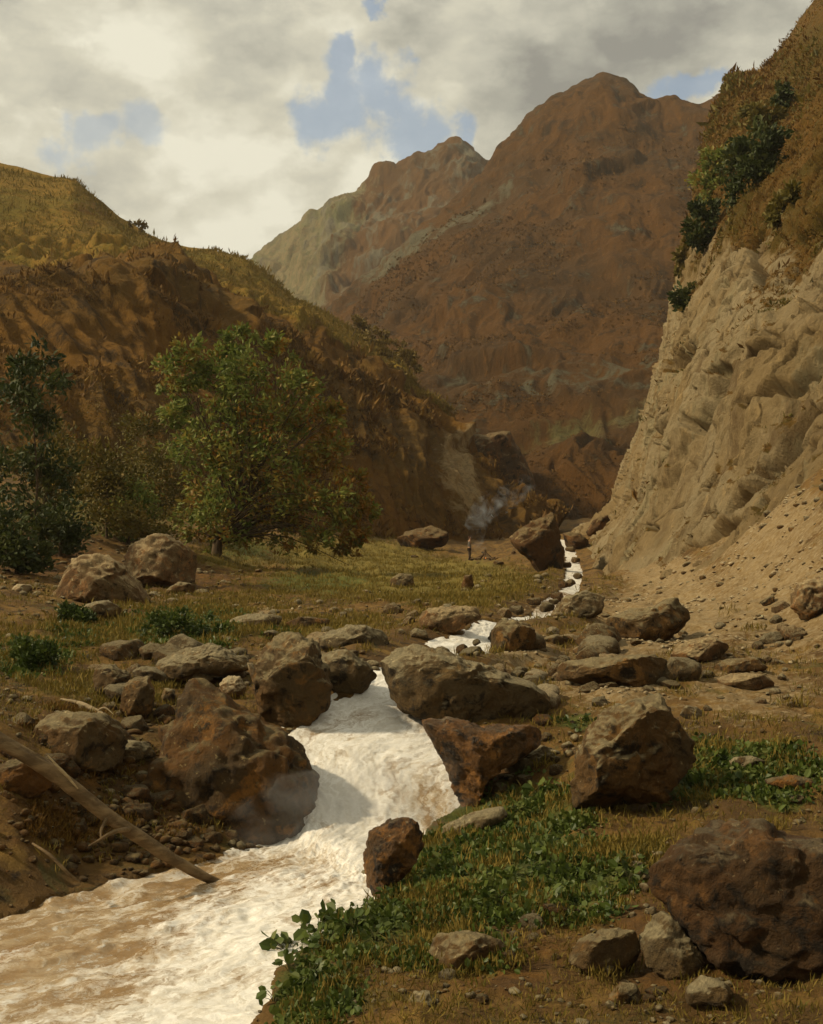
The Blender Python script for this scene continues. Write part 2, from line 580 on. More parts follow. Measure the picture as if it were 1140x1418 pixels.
def leaf_mat(name, cols, rough=0.6, trans=0.25):
    m, n, b = new_mat(name)
    t = n.attr('tint')
    k = len(cols)
    col = n.ramp(t, [(i / (k - 1), c) for i, c in enumerate(cols)])
    pos = n.n('ShaderNodeNewGeometry').outputs['Position']
    col = n.mix(n.step(n.noise(pos, 1.4, 4, 0.6), 0.35, 0.7, 0.0, 0.45), col, tuple(x * 0.55 for x in cols[k // 2]))
    n.put(b.inputs['Base Color'], col)
    b.inputs['Roughness'].default_value = rough
    tr = n.n('ShaderNodeBsdfTranslucent')
    n.put(tr.inputs['Color'], col)
    mx = n.n('ShaderNodeMixShader')
    mx.inputs[0].default_value = trans
    n.t.links.new(b.outputs[0], mx.inputs[1])
    n.t.links.new(tr.outputs[0], mx.inputs[2])
    o = [x for x in n.t.nodes if x.type == 'OUTPUT_MATERIAL'][0]
    n.t.links.new(mx.outputs[0], o.inputs['Surface'])
    return m


def plain_mat(name, c1, c2, scale=8.0, rough=0.8, stretch=(1, 1, 1), bd=0.01):
    m, n, b = new_mat(name)
    co = n.n('ShaderNodeTexCoord').outputs['Object']
    a = n.noise(n.vmath('MULTIPLY', co, stretch), scale, 8, 0.68, 0.4)
    n.put(b.inputs['Base Color'], n.mix(n.step(a, 0.35, 0.66), c1, c2))
    b.inputs['Roughness'].default_value = rough
    bump(n, b, a, 0.8, bd)
    return m


M_GROUND = ground_mat()
M_WATER = water_mat()
M_HILL = hill_mat('hillside_scrub', (0.125, 0.070, 0.014), (0.165, 0.080, 0.012), (0.048, 0.027, 0.007), (0.185, 0.128, 0.020), (0.38, 0.27, 0.13), 2.2)
M_MOUNT = hill_mat('mountain_scrub', (0.070, 0.036, 0.010), (0.098, 0.045, 0.009), (0.034, 0.019, 0.006), (0.090, 0.082, 0.028), (0.14, 0.125, 0.075), 1.1)
M_FARM = hill_mat('far_mountain_scrub', (0.105, 0.055, 0.016), (0.12, 0.058, 0.014), (0.065, 0.036, 0.012), (0.15, 0.14, 0.066), (0.19, 0.17, 0.11), 0.55)
M_CLIFF = hill_mat('cliff_rock', (0.290, 0.228, 0.125), (0.235, 0.165, 0.074), (0.155, 0.105, 0.048), (0.095, 0.060, 0.012), (0.33, 0.265, 0.14), 4.0, (1.0, 1.0, 0.4))
M_BARK = plain_mat('bark', (0.05, 0.032, 0.015), (0.11, 0.075, 0.04), 14.0, 0.9, (1, 1, 0.3), 0.03)
M_LOG = plain_mat('weathered_log', (0.095, 0.060, 0.026), (0.24, 0.165, 0.080), 9.0, 0.85, (0.35, 0.7, 1.2), 0.03)
M_SPLIT = plain_mat('split_wood', (0.30, 0.22, 0.11), (0.46, 0.36, 0.20), 22.0, 0.8, (0.3, 0.6, 1), 0.01)
M_DRIFT = plain_mat('driftwood', (0.19, 0.14, 0.075), (0.36, 0.28, 0.16), 20.0, 0.85, (0.3, 0.6, 1), 0.01)

# ------------------------------------------------------------------ valley floor: heights fitted to surveyed points
LEFT_BANK = [(-420, 1390, 7.5), (-250, 1330, 8.26), (15, 1262, 9.4), (160, 1222, 10.2), (300, 1186, 11.0), (380, 1160, 11.77), (392, 1110, 12.3),
             (380, 1062, 12.75), (396, 1014, 13.25), (440, 990, 13.55), (478, 964, 13.95), (512, 938, 14.6), (525, 925, 15.2)]
RIGHT_BANK = [(300, 1560, 5.9), (335, 1450, 6.85), (358, 1400, 7.36), (400, 1322, 8.35), (470, 1274, 9.1), (525, 1240, 9.7), (520, 1205, 10.4), (590, 1158, 11.5),
              (640, 1128, 12.0), (636, 1075, 12.6), (608, 1030, 13.2), (578, 985, 13.9), (552, 942, 14.6), (556, 925, 15.2)]
LEFT_2 = [(520, 925, 15.3), (560, 912, 16.3), (600, 893, 17.8), (640, 879, 18.6), (664, 862, 19.8), (700, 859, 21.5), (735, 852, 23.5), (752, 832, 27), (778, 815, 33), (782, 803, 42),
          (784, 788, 58), (783, 768, 67), (778, 754, 73), (775, 748, 90)]
RIGHT_2 = [(560, 925, 15.3), (620, 922, 16.2), (686, 914, 17.6), (692, 895, 18.3), (694, 872, 19.8), (735, 868, 21.5), (766, 860, 23.5), (786, 842, 27), (802, 822, 33), (806, 806, 42),
           (806, 790, 58), (799, 770, 67), (792, 755, 73), (790, 748, 90)]
CTRL = [(560, 800, 45), (640, 778, 78), (450, 762, 68), (520, 748, 90), (400, 800, 40), (330, 777, 46), (600, 830, 30), (500, 830, 28),
        (450, 868, 21), (350, 862, 22), (250, 868, 20.5), (100, 850, 22), (20, 822, 24), (150, 820, 30), (220, 830, 27), (20, 900, 17),
        (100, 930, 15.5), (20, 960, 13.5), (20, 1040, 11), (20, 1130, 10.2), (150, 1000, 13), (150, 1100, 11.4), (120, 1180, 10.6), (300, 1000, 13.6),
        (300, 1100, 12), (450, 930, 15.6), (700, 1050, 12.8), (660, 1120, 12.0), (750, 1000, 13.4), (800, 942, 14.9), (850, 882, 19), (900, 890, 18),
        (1000, 905, 16.5), (1000, 850, 20), (1100, 855, 18.5), (950, 830, 24), (850, 846, 25), (1120, 780, 20), (1050, 800, 23), (1120, 950, 14.5),
        (1000, 980, 13.5), (900, 1010, 12.8), (1120, 1060, 11), (1000, 1080, 11), (850, 1120, 10.6), (750, 1130, 11), (700, 1180, 10), (600, 1230, 9.5),
        (800, 1230, 8.9), (1000, 1180, 9.3), (1120, 1180, 9), (1120, 1350, 7), (950, 1350, 7.2), (800, 1380, 7), (650, 1350, 7.5), (500, 1330, 8.1),
        (420, 1390, 7.4), (430, 1330, 8.15), (900, 1500, 6), (560, 1500, 6), (1300, 1500, 5.5), (100, 708, 58), (20, 660, 52), (250, 725, 58), (400, 735, 78),
        (1060, 735, 25), (1000, 775, 28), (930, 805, 32), (1130, 690, 24), (1300, 700, 18), (1400, 900, 13), (1400, 1200, 8), (-300, 800, 22), (-300, 1000, 11),
        (-500, 1200, 8), (-400, 720, 40), (700, 765, 88), (740, 760, 95), (790, 742, 105), (850, 738, 120), (600, 745, 105), (700, 730, 140), (860, 800, 50),
        (900, 730, 80), (1200, 560, 40), (-600, 560, 60), (700, 700, 200), (300, 690, 200), (1100, 690, 200)]
cp = [P(*c) for c in CTRL]
for c in LEFT_BANK[1:] + RIGHT_BANK[1:] + LEFT_2 + RIGHT_2:
    q = P(*c)
    q[2] += 0.02
    cp.append(q)
cp = np.array(cp)


def tps_xy(x, y):
    y = np.maximum(y, -1.2)
    return np.stack([x / (y + 3.0) * 2.0, np.log(y + 3.0)], 1)


def tps_k(a, b):
    r2 = ((a[:, None, :] - b[None, :, :]) ** 2).sum(2)
    return 0.5 * r2 * np.log(r2 + 1e-9)


_cxy = tps_xy(cp[:, 0], cp[:, 1])
_n = len(cp)
_A = np.zeros((_n + 3, _n + 3))
_A[:_n, :_n] = tps_k(_cxy, _cxy) + 0.0006 * np.eye(_n)
_A[:_n, _n] = 1
_A[:_n, _n + 1:] = _cxy
_A[_n:, :_n] = _A[:_n, _n:].T
_wt = np.linalg.solve(_A, np.concatenate([cp[:, 2], [0, 0, 0]]))


def base_height(x, y):
    r = np.empty(len(x))
    for s in range(0, len(x), 50000):
        q = tps_xy(x[s:s + 50000], y[s:s + 50000])
        r[s:s + 50000] = tps_k(q, _cxy) @ _wt[:_n] + _wt[_n] + q @ _wt[_n + 1:]
    far = sstep(y, 150, 260)
    r = r * (1 - far) + (EYE + 2.0) * far
    return np.clip(r, -1.5, 26)


def noise_height(x, y):
    p = np.stack([x, y, np.zeros_like(x)], 1)
    k = np.clip(y / 25.0, 0.35, 2.2)
    n1 = fbm(p / 1.9, 4, 0.55, 1) * 0.11 * k + facets(p / 0.8 + 0.25 * np.stack([perlin(p / 0.5, 31), perlin(p / 0.5, 32), 0 * x], 1), 21, 0.8, 30) * 0.05
    n2 = ridged(p / 0.55, 4, 0.55, 5) * 0.028
    f1, f2 = worley(p / 0.42 + 0.25 * perlin(p / 0.3, 3)[:, None], 2)
    stones = np.clip(0.42 - f1, 0, 1) * 0.13 * sstep(perlin(p / 1.3, 8), -0.15, 0.35)
    return n1 + n2 + stones


def water_grid(L, R, nu, nv):
    A = smooth_path([P(*c) for c in L], nv)
    B = smooth_path([P(*c) for c in R], nv)
    s = np.linspace(0, 1, nu)
    G = A[:, None, :] * (1 - s)[None, :, None] + B[:, None, :] * s[None, :, None]
    return G, s


W1, s1 = water_grid(LEFT_BANK, RIGHT_BANK[:1] + RIGHT_BANK[1:], 150, 420)
W2, s2 = water_grid(LEFT_2, RIGHT_2, 60, 420)
POLYS = []
for W in (W1, W2):
    POLYS.append(np.vstack([W[:, 0, :2], W[::-1, -1, :2]]))
_kd_pts = np.vstack([W1[::4, ::4].reshape(-1, 3), W2[::3, ::4].reshape(-1, 3)])
_kd = kdtree.KDTree(len(_kd_pts))
for i_, q_ in enumerate(_kd_pts):
    _kd.insert((q_[0], q_[1], 0), i_)
_kd.balance()
_edge_pts = np.vstack([W1[:, 0], W1[:, -1], W2[:, 0], W2[:, -1]])
_kde = kdtree.KDTree(len(_edge_pts))
for i_, q_ in enumerate(_edge_pts):
    _kde.insert((q_[0], q_[1], 0), i_)
_kde.balance()


def ground_z(x, y, fine=True):
    x = np.atleast_1d(np.asarray(x, float))
    y = np.atleast_1d(np.asarray(y, float))
    z = base_height(x, y)
    nh = noise_height(x, y) if fine else 0 * z
    near = (y > 4.5) & (y < 92) & (np.abs(x) < 0.5 * y + 3)
    idx = np.where(near)[0]
    dist = np.full(len(x), 9.0)
    wz = np.zeros(len(x))
    for i in idx:
        co, j, dd = _kde.find((x[i], y[i], 0))
        dist[i] = dd
    idx = idx[dist[idx] < 3.5]
    for i in idx:
        co, j, dd = _kd.find((x[i], y[i], 0))
        wz[i] = _kd_pts[j][2]
    inside = np.zeros(len(x), bool)
    for poly in POLYS:
        inside[idx] |= in_poly(x[idx], y[idx], poly)
    sd = np.where(inside, -dist, dist)
    sd[idx] += 0.10 * fbm(np.stack([x[idx], y[idx], 0 * idx], 1) / 0.55, 3, 0.6, 60)
    bank = sstep(sd, 0.0, 0.9)
    z = z + nh * (0.3 + 0.7 * bank)
    near_bank = (sd >= 0) & (dist < 1.2)
    lift = np.maximum(z, wz + 0.015 + 0.30 * sd)
    t = sstep(sd, 0.5, 1.1)
    z = np.where(near_bank, lift * (1 - t) + z * t, z)
    bed = wz - 0.01 - 0.30 * sstep(-sd, 0.0, 0.5)
    z = np.where(sd < 0, np.minimum(z, bed), z)
    return z


qs = np.concatenate([np.linspace(-3, 4.5, 30)[:-1], np.exp(np.linspace(math.log(4.5), math.log(30), 640))[:-1],
                     np.exp(np.linspace(math.log(30), math.log(150), 260))[:-1], np.exp(np.linspace(math.log(150), math.log(2500), 40))])
ts = np.concatenate([np.linspace(-1.6, -0.40, 60)[:-1], np.linspace(-0.40, 0.40, 720)[:-1], np.linspace(0.40, 1.6, 60)])
TT, QQ = np.meshgrid(ts, qs)
gx = (TT * (np.maximum(QQ, -3) + 3.6)).ravel()
gy = QQ.ravel()
gz = ground_z(gx, gy)
GV = np.stack([gx, gy, gz], 1)
gpx, gpy = to_px(GV)


def patch(px, py, blobs):
    r = np.zeros(len(px))
    for x, y, rx, ry, v in blobs:
        r = np.maximum(r, v * np.exp(-(((px - x) / rx) ** 2 + ((py - y) / ry) ** 2)))
    return r


GREEN = [(830, 1215, 70, 30, .9), (760, 1255, 90, 30, .9), (1080, 1100, 60, 30, .8), (700, 1130, 110, 45, 1.1), (600, 1180, 110, 55, 1.0), (700, 1215, 140, 60, 1.0), (470, 1290, 90, 45, 1.1), (430, 1370, 60, 50, 1.0), (560, 1270, 90, 40, 1.0),
         (250, 868, 85, 26, 1.1), (50, 910, 55, 26, 1.0), (100, 880, 50, 20, .6), (1030, 1070, 100, 35, 1.1), (940, 1090, 60, 20, .7), (800, 1000, 40, 14, .8), (600, 1320, 120, 30, .6),
         (440, 805, 110, 22, .75), (150, 700, 180, 60, .6), (340, 760, 70, 20, .7), (380, 880, 30, 8, .7), (790, 1000, 45, 12, .6), (1000, 1040, 60, 20, .7), (780, 1180, 60, 30, .8)]
STRAW = [(150, 960, 130, 40, .55), (430, 870, 140, 22, .6), (880, 1030, 90, 30, .5), (620, 1330, 90, 50, .5), (900, 1180, 90, 30, .6), (830, 1330, 70, 50, .45), (300, 840, 120, 22, .5), (560, 800, 180, 32, 1.1), (480, 770, 130, 28, 1.0), (650, 790, 60, 20, .9), (330, 770, 70, 25, .8), (640, 820, 80, 25, .7), (130, 880, 160, 26, .55), (620, 1250, 120, 40, .45)]
GRAVEL = [(950, 850, 170, 60, 0.85), (1080, 820, 130, 120, 0.85), (850, 940, 130, 60, 0.75), (1040, 960, 150, 60, 0.62), (900, 880, 130, 40, 0.75), (1050, 720, 130, 70, 0.85), (930, 800, 90, 40, 0.85),
          (720, 900, 60, 40, .8), (650, 840, 60, 18, .5), (360, 850, 60, 14, .6), (1080, 1040, 80, 30, .45), (850, 1330, 60, 40, .4)]
DARK = [(150, 1110, 200, 90, 0.8), (250, 800, 120, 30, .9), (1000, 1280, 170, 130, 1.0), (700, 1340, 200, 60, .7), (60, 760, 110, 60, .9), (690, 1060, 80, 50, 1.0), (880, 1080, 90, 40, .9), (100, 1000, 150, 40, .6)]
gg = patch(gpx, gpy, GREEN)
gt = patch(gpx, gpy, GRAVEL)
gs = patch(gpx, gpy, STRAW)
gd = patch(gpx, gpy, DARK)
ground = mesh('ground', GV, grid_faces(len(ts), len(qs)), M_GROUND, True, {'green': gg, 'gravel': gt, 'straw': gs, 'dark': gd})
tag(ground, kind='structure')

# ------------------------------------------------------------------ stream


def build_water(name, W, s, foam_fn, amp, rough_fn):
    nv, nu = W.shape[:2]
    wid0 = np.linalg.norm(W[:, -1] - W[:, 0], axis=1)
    ext = np.minimum(0.22, 0.12 * wid0)
    dirw = (W[:, -1] - W[:, 0]) / wid0[:, None]
    A = W[:, 0] - dirw * ext[:, None]
    B = W[:, -1] + dirw * ext[:, None]
    W = A[:, None, :] * (1 - s)[None, :, None] + B[:, None, :] * s[None, :, None]
    V = W.reshape(-1, 3).copy()
    ss = np.tile(s, nv)
    cen = W.mean(1)
    L = np.concatenate([[0], np.cumsum(np.linalg.norm(np.diff(cen, axis=0), axis=1))])
    al = np.repeat(L, nu)
    wid = np.linalg.norm(W[:, -1] - W[:, 0], axis=1)
    ac = ss * np.repeat(wid, nu)
    q = np.stack([ac, al * 0.42, np.zeros(len(al))], 1)
    q[:, :2] += 0.12 * np.stack([perlin(V / 0.8, 71), perlin(V / 0.8, 72)], 1)
    r = rough_fn(V, ss)
    q2 = np.stack([ac, al * 0.7, np.zeros(len(al))], 1)
    h = fbm(q / 1.1, 3, 0.5, 21) * 0.8 + fbm(q / 0.22, 4, 0.6, 31) * 0.42 + np.abs(fbm(q2 / 0.16, 3, 0.6, 41)) * 0.35
    h = h * amp * r * (0.55 + 0.45 * sstep(fbm(V / 0.7, 3, 0.5, 55), -0.2, 0.4))
    V[:, 2] += h
    V[:, 1] -= 0.4 * h * (r > 1)
    f = foam_fn(V, ss, al)
    o = mesh(name, V, grid_faces(nu, nv), M_WATER, True, {'foam': f, 'along': al, 'across': ac})
    return tag(o, kind='structure')


def foam1(V, s, al):
    px, py = to_px(V)
    f = 0.44 + 0.38 * sstep(s, 0.3, 0.85)
    up = sstep(V[:, 1], 10.2, 12.0)
    f = f * (1 - up) + up * 0.98
    f -= 0.42 * np.exp(-(((px - 600) / 60) ** 2 + ((py - 1120) / 40) ** 2))
    f -= 0.30 * np.exp(-(((px - 300) / 120) ** 2 + ((py - 1200) / 26) ** 2))
    f -= 0.16 * sstep(240 - px, 0, 200)
    f += 0.30 * np.exp(-(((px - 360) / 70) ** 2 + ((py - 1290) / 110) ** 2))
    return f


def rough1(V, s):
    return 1.0 - 0.35 * sstep(V[:, 1], 11.8, 12.6)


build_water('stream', W1, s1, foam1, 0.062, rough1)
build_water('stream', W2, s2, lambda V, s, al: 1.05 - 0.55 * sstep(V[:, 1], 21, 25) + 0.35 * sstep(V[:, 1], 28, 34), 0.05, lambda V, s: 1.0 + 0 * s)

# ------------------------------------------------------------------ hills: lofted surfaces with real depth


def idx_path(pts, n):
    p = np.asarray(pts, float)
    t = np.linspace(0, 1, n)
    k = np.linspace(0, 1, len(p))
    return np.stack([np.interp(t, k, p[:, c]) for c in range(3)], 1)


def loft(rows, nu, nv, curved=True, by_index=False):
    R = [(idx_path if by_index else lin_path)([P(*c) for c in r], nu) for r in rows]
    R = np.array(R)                                   # rows x nu x 3
    G = np.stack([smooth_path(R[:, k], nv) if curved else lin_path(R[:, k], nv) for k in range(nu)], 1)
    return G                                          # nv x nu x 3


def normals(G):
    du = np.gradient(G, axis=1)
    dv = np.gradient(G, axis=0)
    n = np.cross(du, dv)
    return n / (np.linalg.norm(n, axis=2)[..., None] + 1e-9)


def build_hill(name, G, disp, mat, attr_fn):
    nv, nu = G.shape[:2]
    N = normals(G).reshape(-1, 3)
    V = G.reshape(-1, 3)
    px, py = to_px(V)
    vv = np.repeat(np.linspace(0, 1, nv), nu)
    uu = np.tile(np.linspace(0, 1, nu), nv)
    V2 = V + N * disp(V, uu, vv, px, py)[:, None]
    N2 = normals(V2.reshape(nv, nu, 3)).reshape(-1, 3)
    o = mesh(name, V2, grid_faces(nu, nv), mat, True, attr_fn(V2, N2, uu, vv, px, py))
    tag(o, kind='structure')
    return o, V2, N2, uu, vv, px, py


def gullies(V, u, v, su, sv, seed):
    wq = np.stack([fbm(V / 60.0, 3, 0.6, seed), fbm(V / 45.0, 3, 0.6, seed + 1)], 1)
    q = np.stack([u * su + 0.9 * wq[:, 0] + v * 1.2, v * sv + 0.5 * wq[:, 1], 0 * u], 1)
    return ridged(q, 5, 0.52, seed)


# left hill with dark crags below a grassy shoulder
LH = [[(-600, 850, 34), (0, 800, 46), (200, 785, 56), (400, 770, 78), (560, 757, 96), (640, 752, 104), (700, 752, 110), (765, 748, 116)],
      [(-600, 600, 48), (0, 650, 60), (200, 650, 73), (400, 650, 92), (540, 660, 104), (600, 665, 111), (650, 695, 114), (768, 735, 121)],
      [(-600, 400, 70), (0, 490, 78), (200, 510, 90), (380, 530, 106), (480, 555, 118), (575, 590, 124), (620, 645, 120), (772, 728, 125)],
      [(-600, 300, 90), (0, 405, 92), (110, 395, 96), (200, 392, 98), (290, 425, 108), (370, 480, 118), (480, 525, 127), (580, 572, 131), (630, 632, 128), (773, 725, 127)],
      [(-600, 270, 100), (0, 378, 105), (98, 376, 105), (122, 352, 105), (142, 345, 105), (172, 354, 105), (208, 340, 106), (243, 352, 110), (295, 396, 116), (345, 432, 122), (480, 498, 132), (590, 550, 135), (640, 622, 132), (775, 722, 128)],
      [(-600, 275, 120), (0, 380, 125), (110, 375, 127), (150, 362, 127), (210, 357, 128), (250, 366, 132), (300, 402, 136), (350, 430, 138), (480, 488, 142), (590, 545, 142), (640, 618, 136), (778, 721, 130)],
      [(-600, 200, 145), (0, 310, 152), (150, 332, 155), (260, 360, 158), (370, 402, 162), (480, 458, 158), (580, 518, 152), (637, 607, 143), (782, 720, 133)],
      [(-600, 90, 180), (15, 240, 185), (62, 249, 186), (88, 245, 186), (108, 246, 186), (140, 276, 184), (166, 302, 182), (212, 322, 181), (262, 339, 182), (300, 337, 182), (342, 345, 182), (376, 372, 180), (412, 403, 178), (490, 440, 171), (560, 482, 163), (602, 537, 156), (640, 600, 147), (786, 719, 137)],
      [(-600, 120, 200), (15, 280, 205), (108, 300, 205), (212, 360, 200), (300, 380, 200), (412, 440, 196), (490, 480, 188), (602, 560, 170), (645, 620, 158), (790, 724, 145)],
      [(-600, 500, 300), (15, 560, 290), (200, 600, 280), (412, 650, 260), (602, 700, 220), (660, 720, 190), (800, 755, 165)]]
G = loft(LH, 460, 520)


def disp_lh(V, u, v, px, py):
    k = 1 - 0.75 * sstep(v, 0.62, 0.74)
    wv = np.stack([perlin(V / 6.0, q) for q in (1, 2, 3)], 1) * 0.3
    d = fbm(V / 17.0, 6, 0.55, 3) * 1.1 + (gullies(V, u, v, 26.0, 4.0, 9) - 0.6) * 0.7 * k + ridged(V / 5.0, 4, 0.55, 19) * 0.25 * k
    cr = k * sstep(v, 0.22, 0.38) * (0.35 + 0.65 * sstep(u, 0.30, 0.42))
    d += (facets(V / np.array((7.0, 7.0, 10.0)) + wv, 5, 0.9) * 1.5 + facets(V / np.array((2.6, 2.6, 3.6)) + wv * 2, 6, 0.9) * 0.6) * cr
    top = np.exp(-((v - 0.45) / 0.05) ** 2)
    return d * (0.3 + 0.7 * sstep(v, 0.0, 0.1)) * (1 - 0.6 * sstep(v, 0.58, 0.72)) * (1 - 0.55 * top) - 0.3 - 0.5 * top - 1.1 * sstep(v, 0.55, 0.7) * sstep(u, 0.35, 0.6)


def at_lh(V, N, u, v, px, py):
    nn = fbm(V / 9.0, 4, 0.55, 12)
    g = sstep(v + 0.05 * nn, 0.49, 0.58) * 0.95
    g = g * (1 - 0.6 * np.exp(-(((px - 135) / 45) ** 2 + ((py - 285) / 30) ** 2)))
    g *= 1 - 0.7 * sstep(py, 520, 600)
    low = np.exp(-(((px - 130) / 170) ** 2 + ((py - 700) / 90) ** 2))
    g = np.maximum(g, 0.55 * low)
    pl = 1.2 * np.exp(-(((px - 632 - 0.25 * (py - 650)) / 26) ** 2 + ((py - 660) / 62) ** 2)) + 0.55 * np.exp(-(((px - 410 - (py - 430) * 1.3) / 40) ** 2 + ((py - 440) / 45) ** 2))
    return {'grass': g, 'pale': pl}


hill, HV, HN, hu, hv, hpx, hpy = build_hill('hillside', G, disp_lh, M_HILL, at_lh)

# main mountain
MC = [[(300, 775, 150), (600, 765, 150), (800, 765, 150), (1000, 765, 150), (1500, 765, 150)],
      [(330, 690, 185), (600, 668, 172), (750, 655, 165), (900, 660, 162), (1500, 650, 160)],
      [(400, 600, 240), (600, 560, 225), (750, 545, 215), (900, 540, 205), (1500, 520, 200)],
      [(420, 520, 300), (560, 470, 285), (700, 420, 275), (850, 410, 270), (960, 420, 260), (1500, 350, 260)],
      [(430, 470, 350), (540, 400, 345), (640, 340, 340), (730, 290, 345), (850, 270, 340), (960, 280, 330), (1500, 200, 320)],
      [(400, 470, 410), (478, 420, 402), (520, 385, 402), (560, 345, 402), (600, 318, 404), (650, 268, 408), (682, 238, 410), (700, 212, 413), (722, 182, 415), (735, 166, 415), (765, 145, 415), (790, 130, 415), (810, 114, 415), (835, 105, 415), (860, 112, 415), (880, 124, 412), (905, 138, 410), (935, 140, 406), (970, 150, 400), (1060, 110, 395), (1500, 0, 380)],
      [(420, 560, 480), (560, 460, 480), (700, 340, 490), (835, 230, 500), (970, 260, 480), (1500, 150, 470)],
      [(430, 720, 620), (800, 700, 640), (1500, 700, 640)]]
G = loft(MC, 480, 420)


def disp_mc(V, u, v, px, py):
    wv = np.stack([perlin(V / 22.0, k) for k in (1, 2, 3)], 1) * 0.35
    d = (gullies(V, u, v, 9.0, 1.6, 4) - 0.5) * 2.2 + fbm(V / 50.0, 7, 0.50, 14) * 4.0 - 1.0
    d += np.exp(-((v - 0.714) / 0.05) ** 2) * (ridged(V / np.array((17.0, 40.0, 30.0)), 4, 0.55, 61) * 3.2 - 1.2)
    d += facets(V / np.array((26.0, 30.0, 40.0)) + wv, 15, 0.8) * 2.2 + facets(V / np.array((9.0, 10.0, 14.0)) + wv * 2, 16, 0.8) * 0.5
    return d * (1 - 0.72 * np.exp(-((v - 0.714) / 0.035) ** 2)) * (0.3 + 0.7 * sstep(v, 0, 0.12))


def at_mc(V, N, u, v, px, py):
    nn = ridged(V / np.array((20.0, 30.0, 45.0)), 4, 0.55, 33)
    pl = sstep(nn, 0.6, 1.3) * 0.34
    pl = np.maximum(pl, 0.5 * np.exp(-((py - (560 - (px - 600) * 0.1)) / 40) ** 2) * sstep(nn, 0.2, 1.0))
    rid = np.exp(-(((py - (395 - (px - 500) * 0.62)) / 26) ** 2)) * sstep(px, 480, 520) * (1 - sstep(px, 690, 760))
    pl = np.maximum(pl, 0.62 * rid)
    g = 0.55 * np.exp(-(((px - 800) / 140) ** 2 + ((py - 590 + (px - 800) * .12) / 26) ** 2))
    return {'grass': g, 'pale': pl}


mount, MV, MN, mu, mv, mpx, mpy = build_hill('mountain', G, disp_mc, M_MOUNT, at_mc)

# sub-ridge in front of the saddle, and the farther peak
MB = [[(250, 560, 560), (600, 540, 540), (900, 540, 540)],
      [(280, 480, 600), (480, 430, 590), (600, 400, 580), (900, 380, 570)],
      [(300, 430, 650), (430, 370, 640), (500, 320, 640), (600, 290, 640), (900, 300, 630)],
      [(300, 420, 720), (372, 356, 715), (410, 332, 712), (455, 305, 706), (490, 284, 700), (508, 262, 700), (528, 245, 700), (552, 241, 700), (578, 228, 700), (605, 213, 700), (630, 205, 700), (650, 212, 700), (672, 232, 698), (700, 262, 690), (900, 330, 680)],
      [(300, 520, 800), (500, 420, 800), (630, 330, 800), (900, 450, 800)],
      [(300, 740, 900), (600, 740, 900), (900, 740, 900)]]
G = loft(MB, 320, 260)


def disp_mb(V, u, v, px, py):
    q = V.copy()
    q[:, 0] += 0.4 * V[:, 2]
    d = (gullies(V, u, v, 8.0, 1.5, 7) - 0.5) * 4 + fbm(V / 70.0, 7, 0.56, 17) * 8 + facets(V / 35.0, 18, 0.8) * 2.5 + np.exp(-((v - 0.6) / 0.06) ** 2) * (ridged(V / np.array((24.0, 60.0, 40.0)), 4, 0.55, 62) * 7 - 2)
    return d * (1 - 0.75 * np.exp(-((v - 0.6) / 0.05) ** 2))


def at_mb(V, N, u, v, px, py):
    g = 0.8 * (1 - sstep(px + 0.35 * (py - 300), 440, 520)) + 0.25
    nn = ridged(V / 40.0, 4, 0.55, 36)
    return {'grass': g, 'pale': 0.5 * sstep(nn, 0.5, 1.2)}


build_hill('mountain', G, disp_mb, M_FARM, at_mb)

# right cliff, standing over its own scree
RC = [[(770, 800, 120), (790, 818, 66), (850, 872, 38), (940, 850, 29), (1020, 815, 26), (1125, 765, 23), (1300, 700, 19)],
      [(795, 738, 120), (820, 768, 64), (868, 770, 46), (940, 745, 37), (1020, 690, 32), (1130, 630, 28), (1300, 570, 24)],
      [(840, 715, 120), (874, 690, 66), (905, 650, 50), (965, 590, 42), (1040, 540, 37), (1135, 500, 33), (1300, 450, 28)],
      [(865, 650, 125), (886, 638, 68), (930, 560, 52), (990, 500, 45), (1060, 460, 40), (1140, 420, 36), (1300, 350, 31)],
      [(885, 600, 130), (908, 557, 71), (950, 470, 57), (1010, 420, 51), (1075, 380, 46), (1145, 340, 42), (1300, 250, 36)],
      [(910, 520, 140), (932, 470, 77), (970, 390, 67), (1030, 330, 59), (1085, 290, 54), (1150, 250, 50), (1300, 120, 45)],
      [(930, 420, 150), (953, 335, 87), (985, 290, 79), (1035, 240, 71), (1090, 200, 66), (1155, 150, 62), (1300, 0, 58)],
      [(950, 300, 160), (974, 195, 99), (1000, 170, 93), (1050, 155, 86), (1100, 125, 81), (1160, 65, 77), (1320, -100, 72)],
      [(955, 260, 170), (980, 160, 110), (1004, 103, 105), (1026, 100, 102), (1050, 110, 101), (1088, 60, 98), (1300, -270, 95)],
      [(985, 260, 150), (1000, 220, 135), (1020, 180, 130), (1045, 170, 128), (1075, 150, 125), (1120, 110, 122), (1330, -150, 120)],
      [(1050, 600, 170), (1080, 590, 168), (1120, 580, 167), (1160, 575, 166), (1200, 560, 165), (1280, 530, 162), (1400, 500, 160)]]
G = loft(RC, 640, 760, True, True)


def seg_dist(px, py, a, b):
    ax, ay = a
    bx, by = b
    t = np.clip(((px - ax) * (bx - ax) + (py - ay) * (by - ay)) / ((bx - ax) ** 2 + (by - ay) ** 2), 0, 1)
    return np.hypot(px - ax - t * (bx - ax), py - ay - t * (by - ay)), t


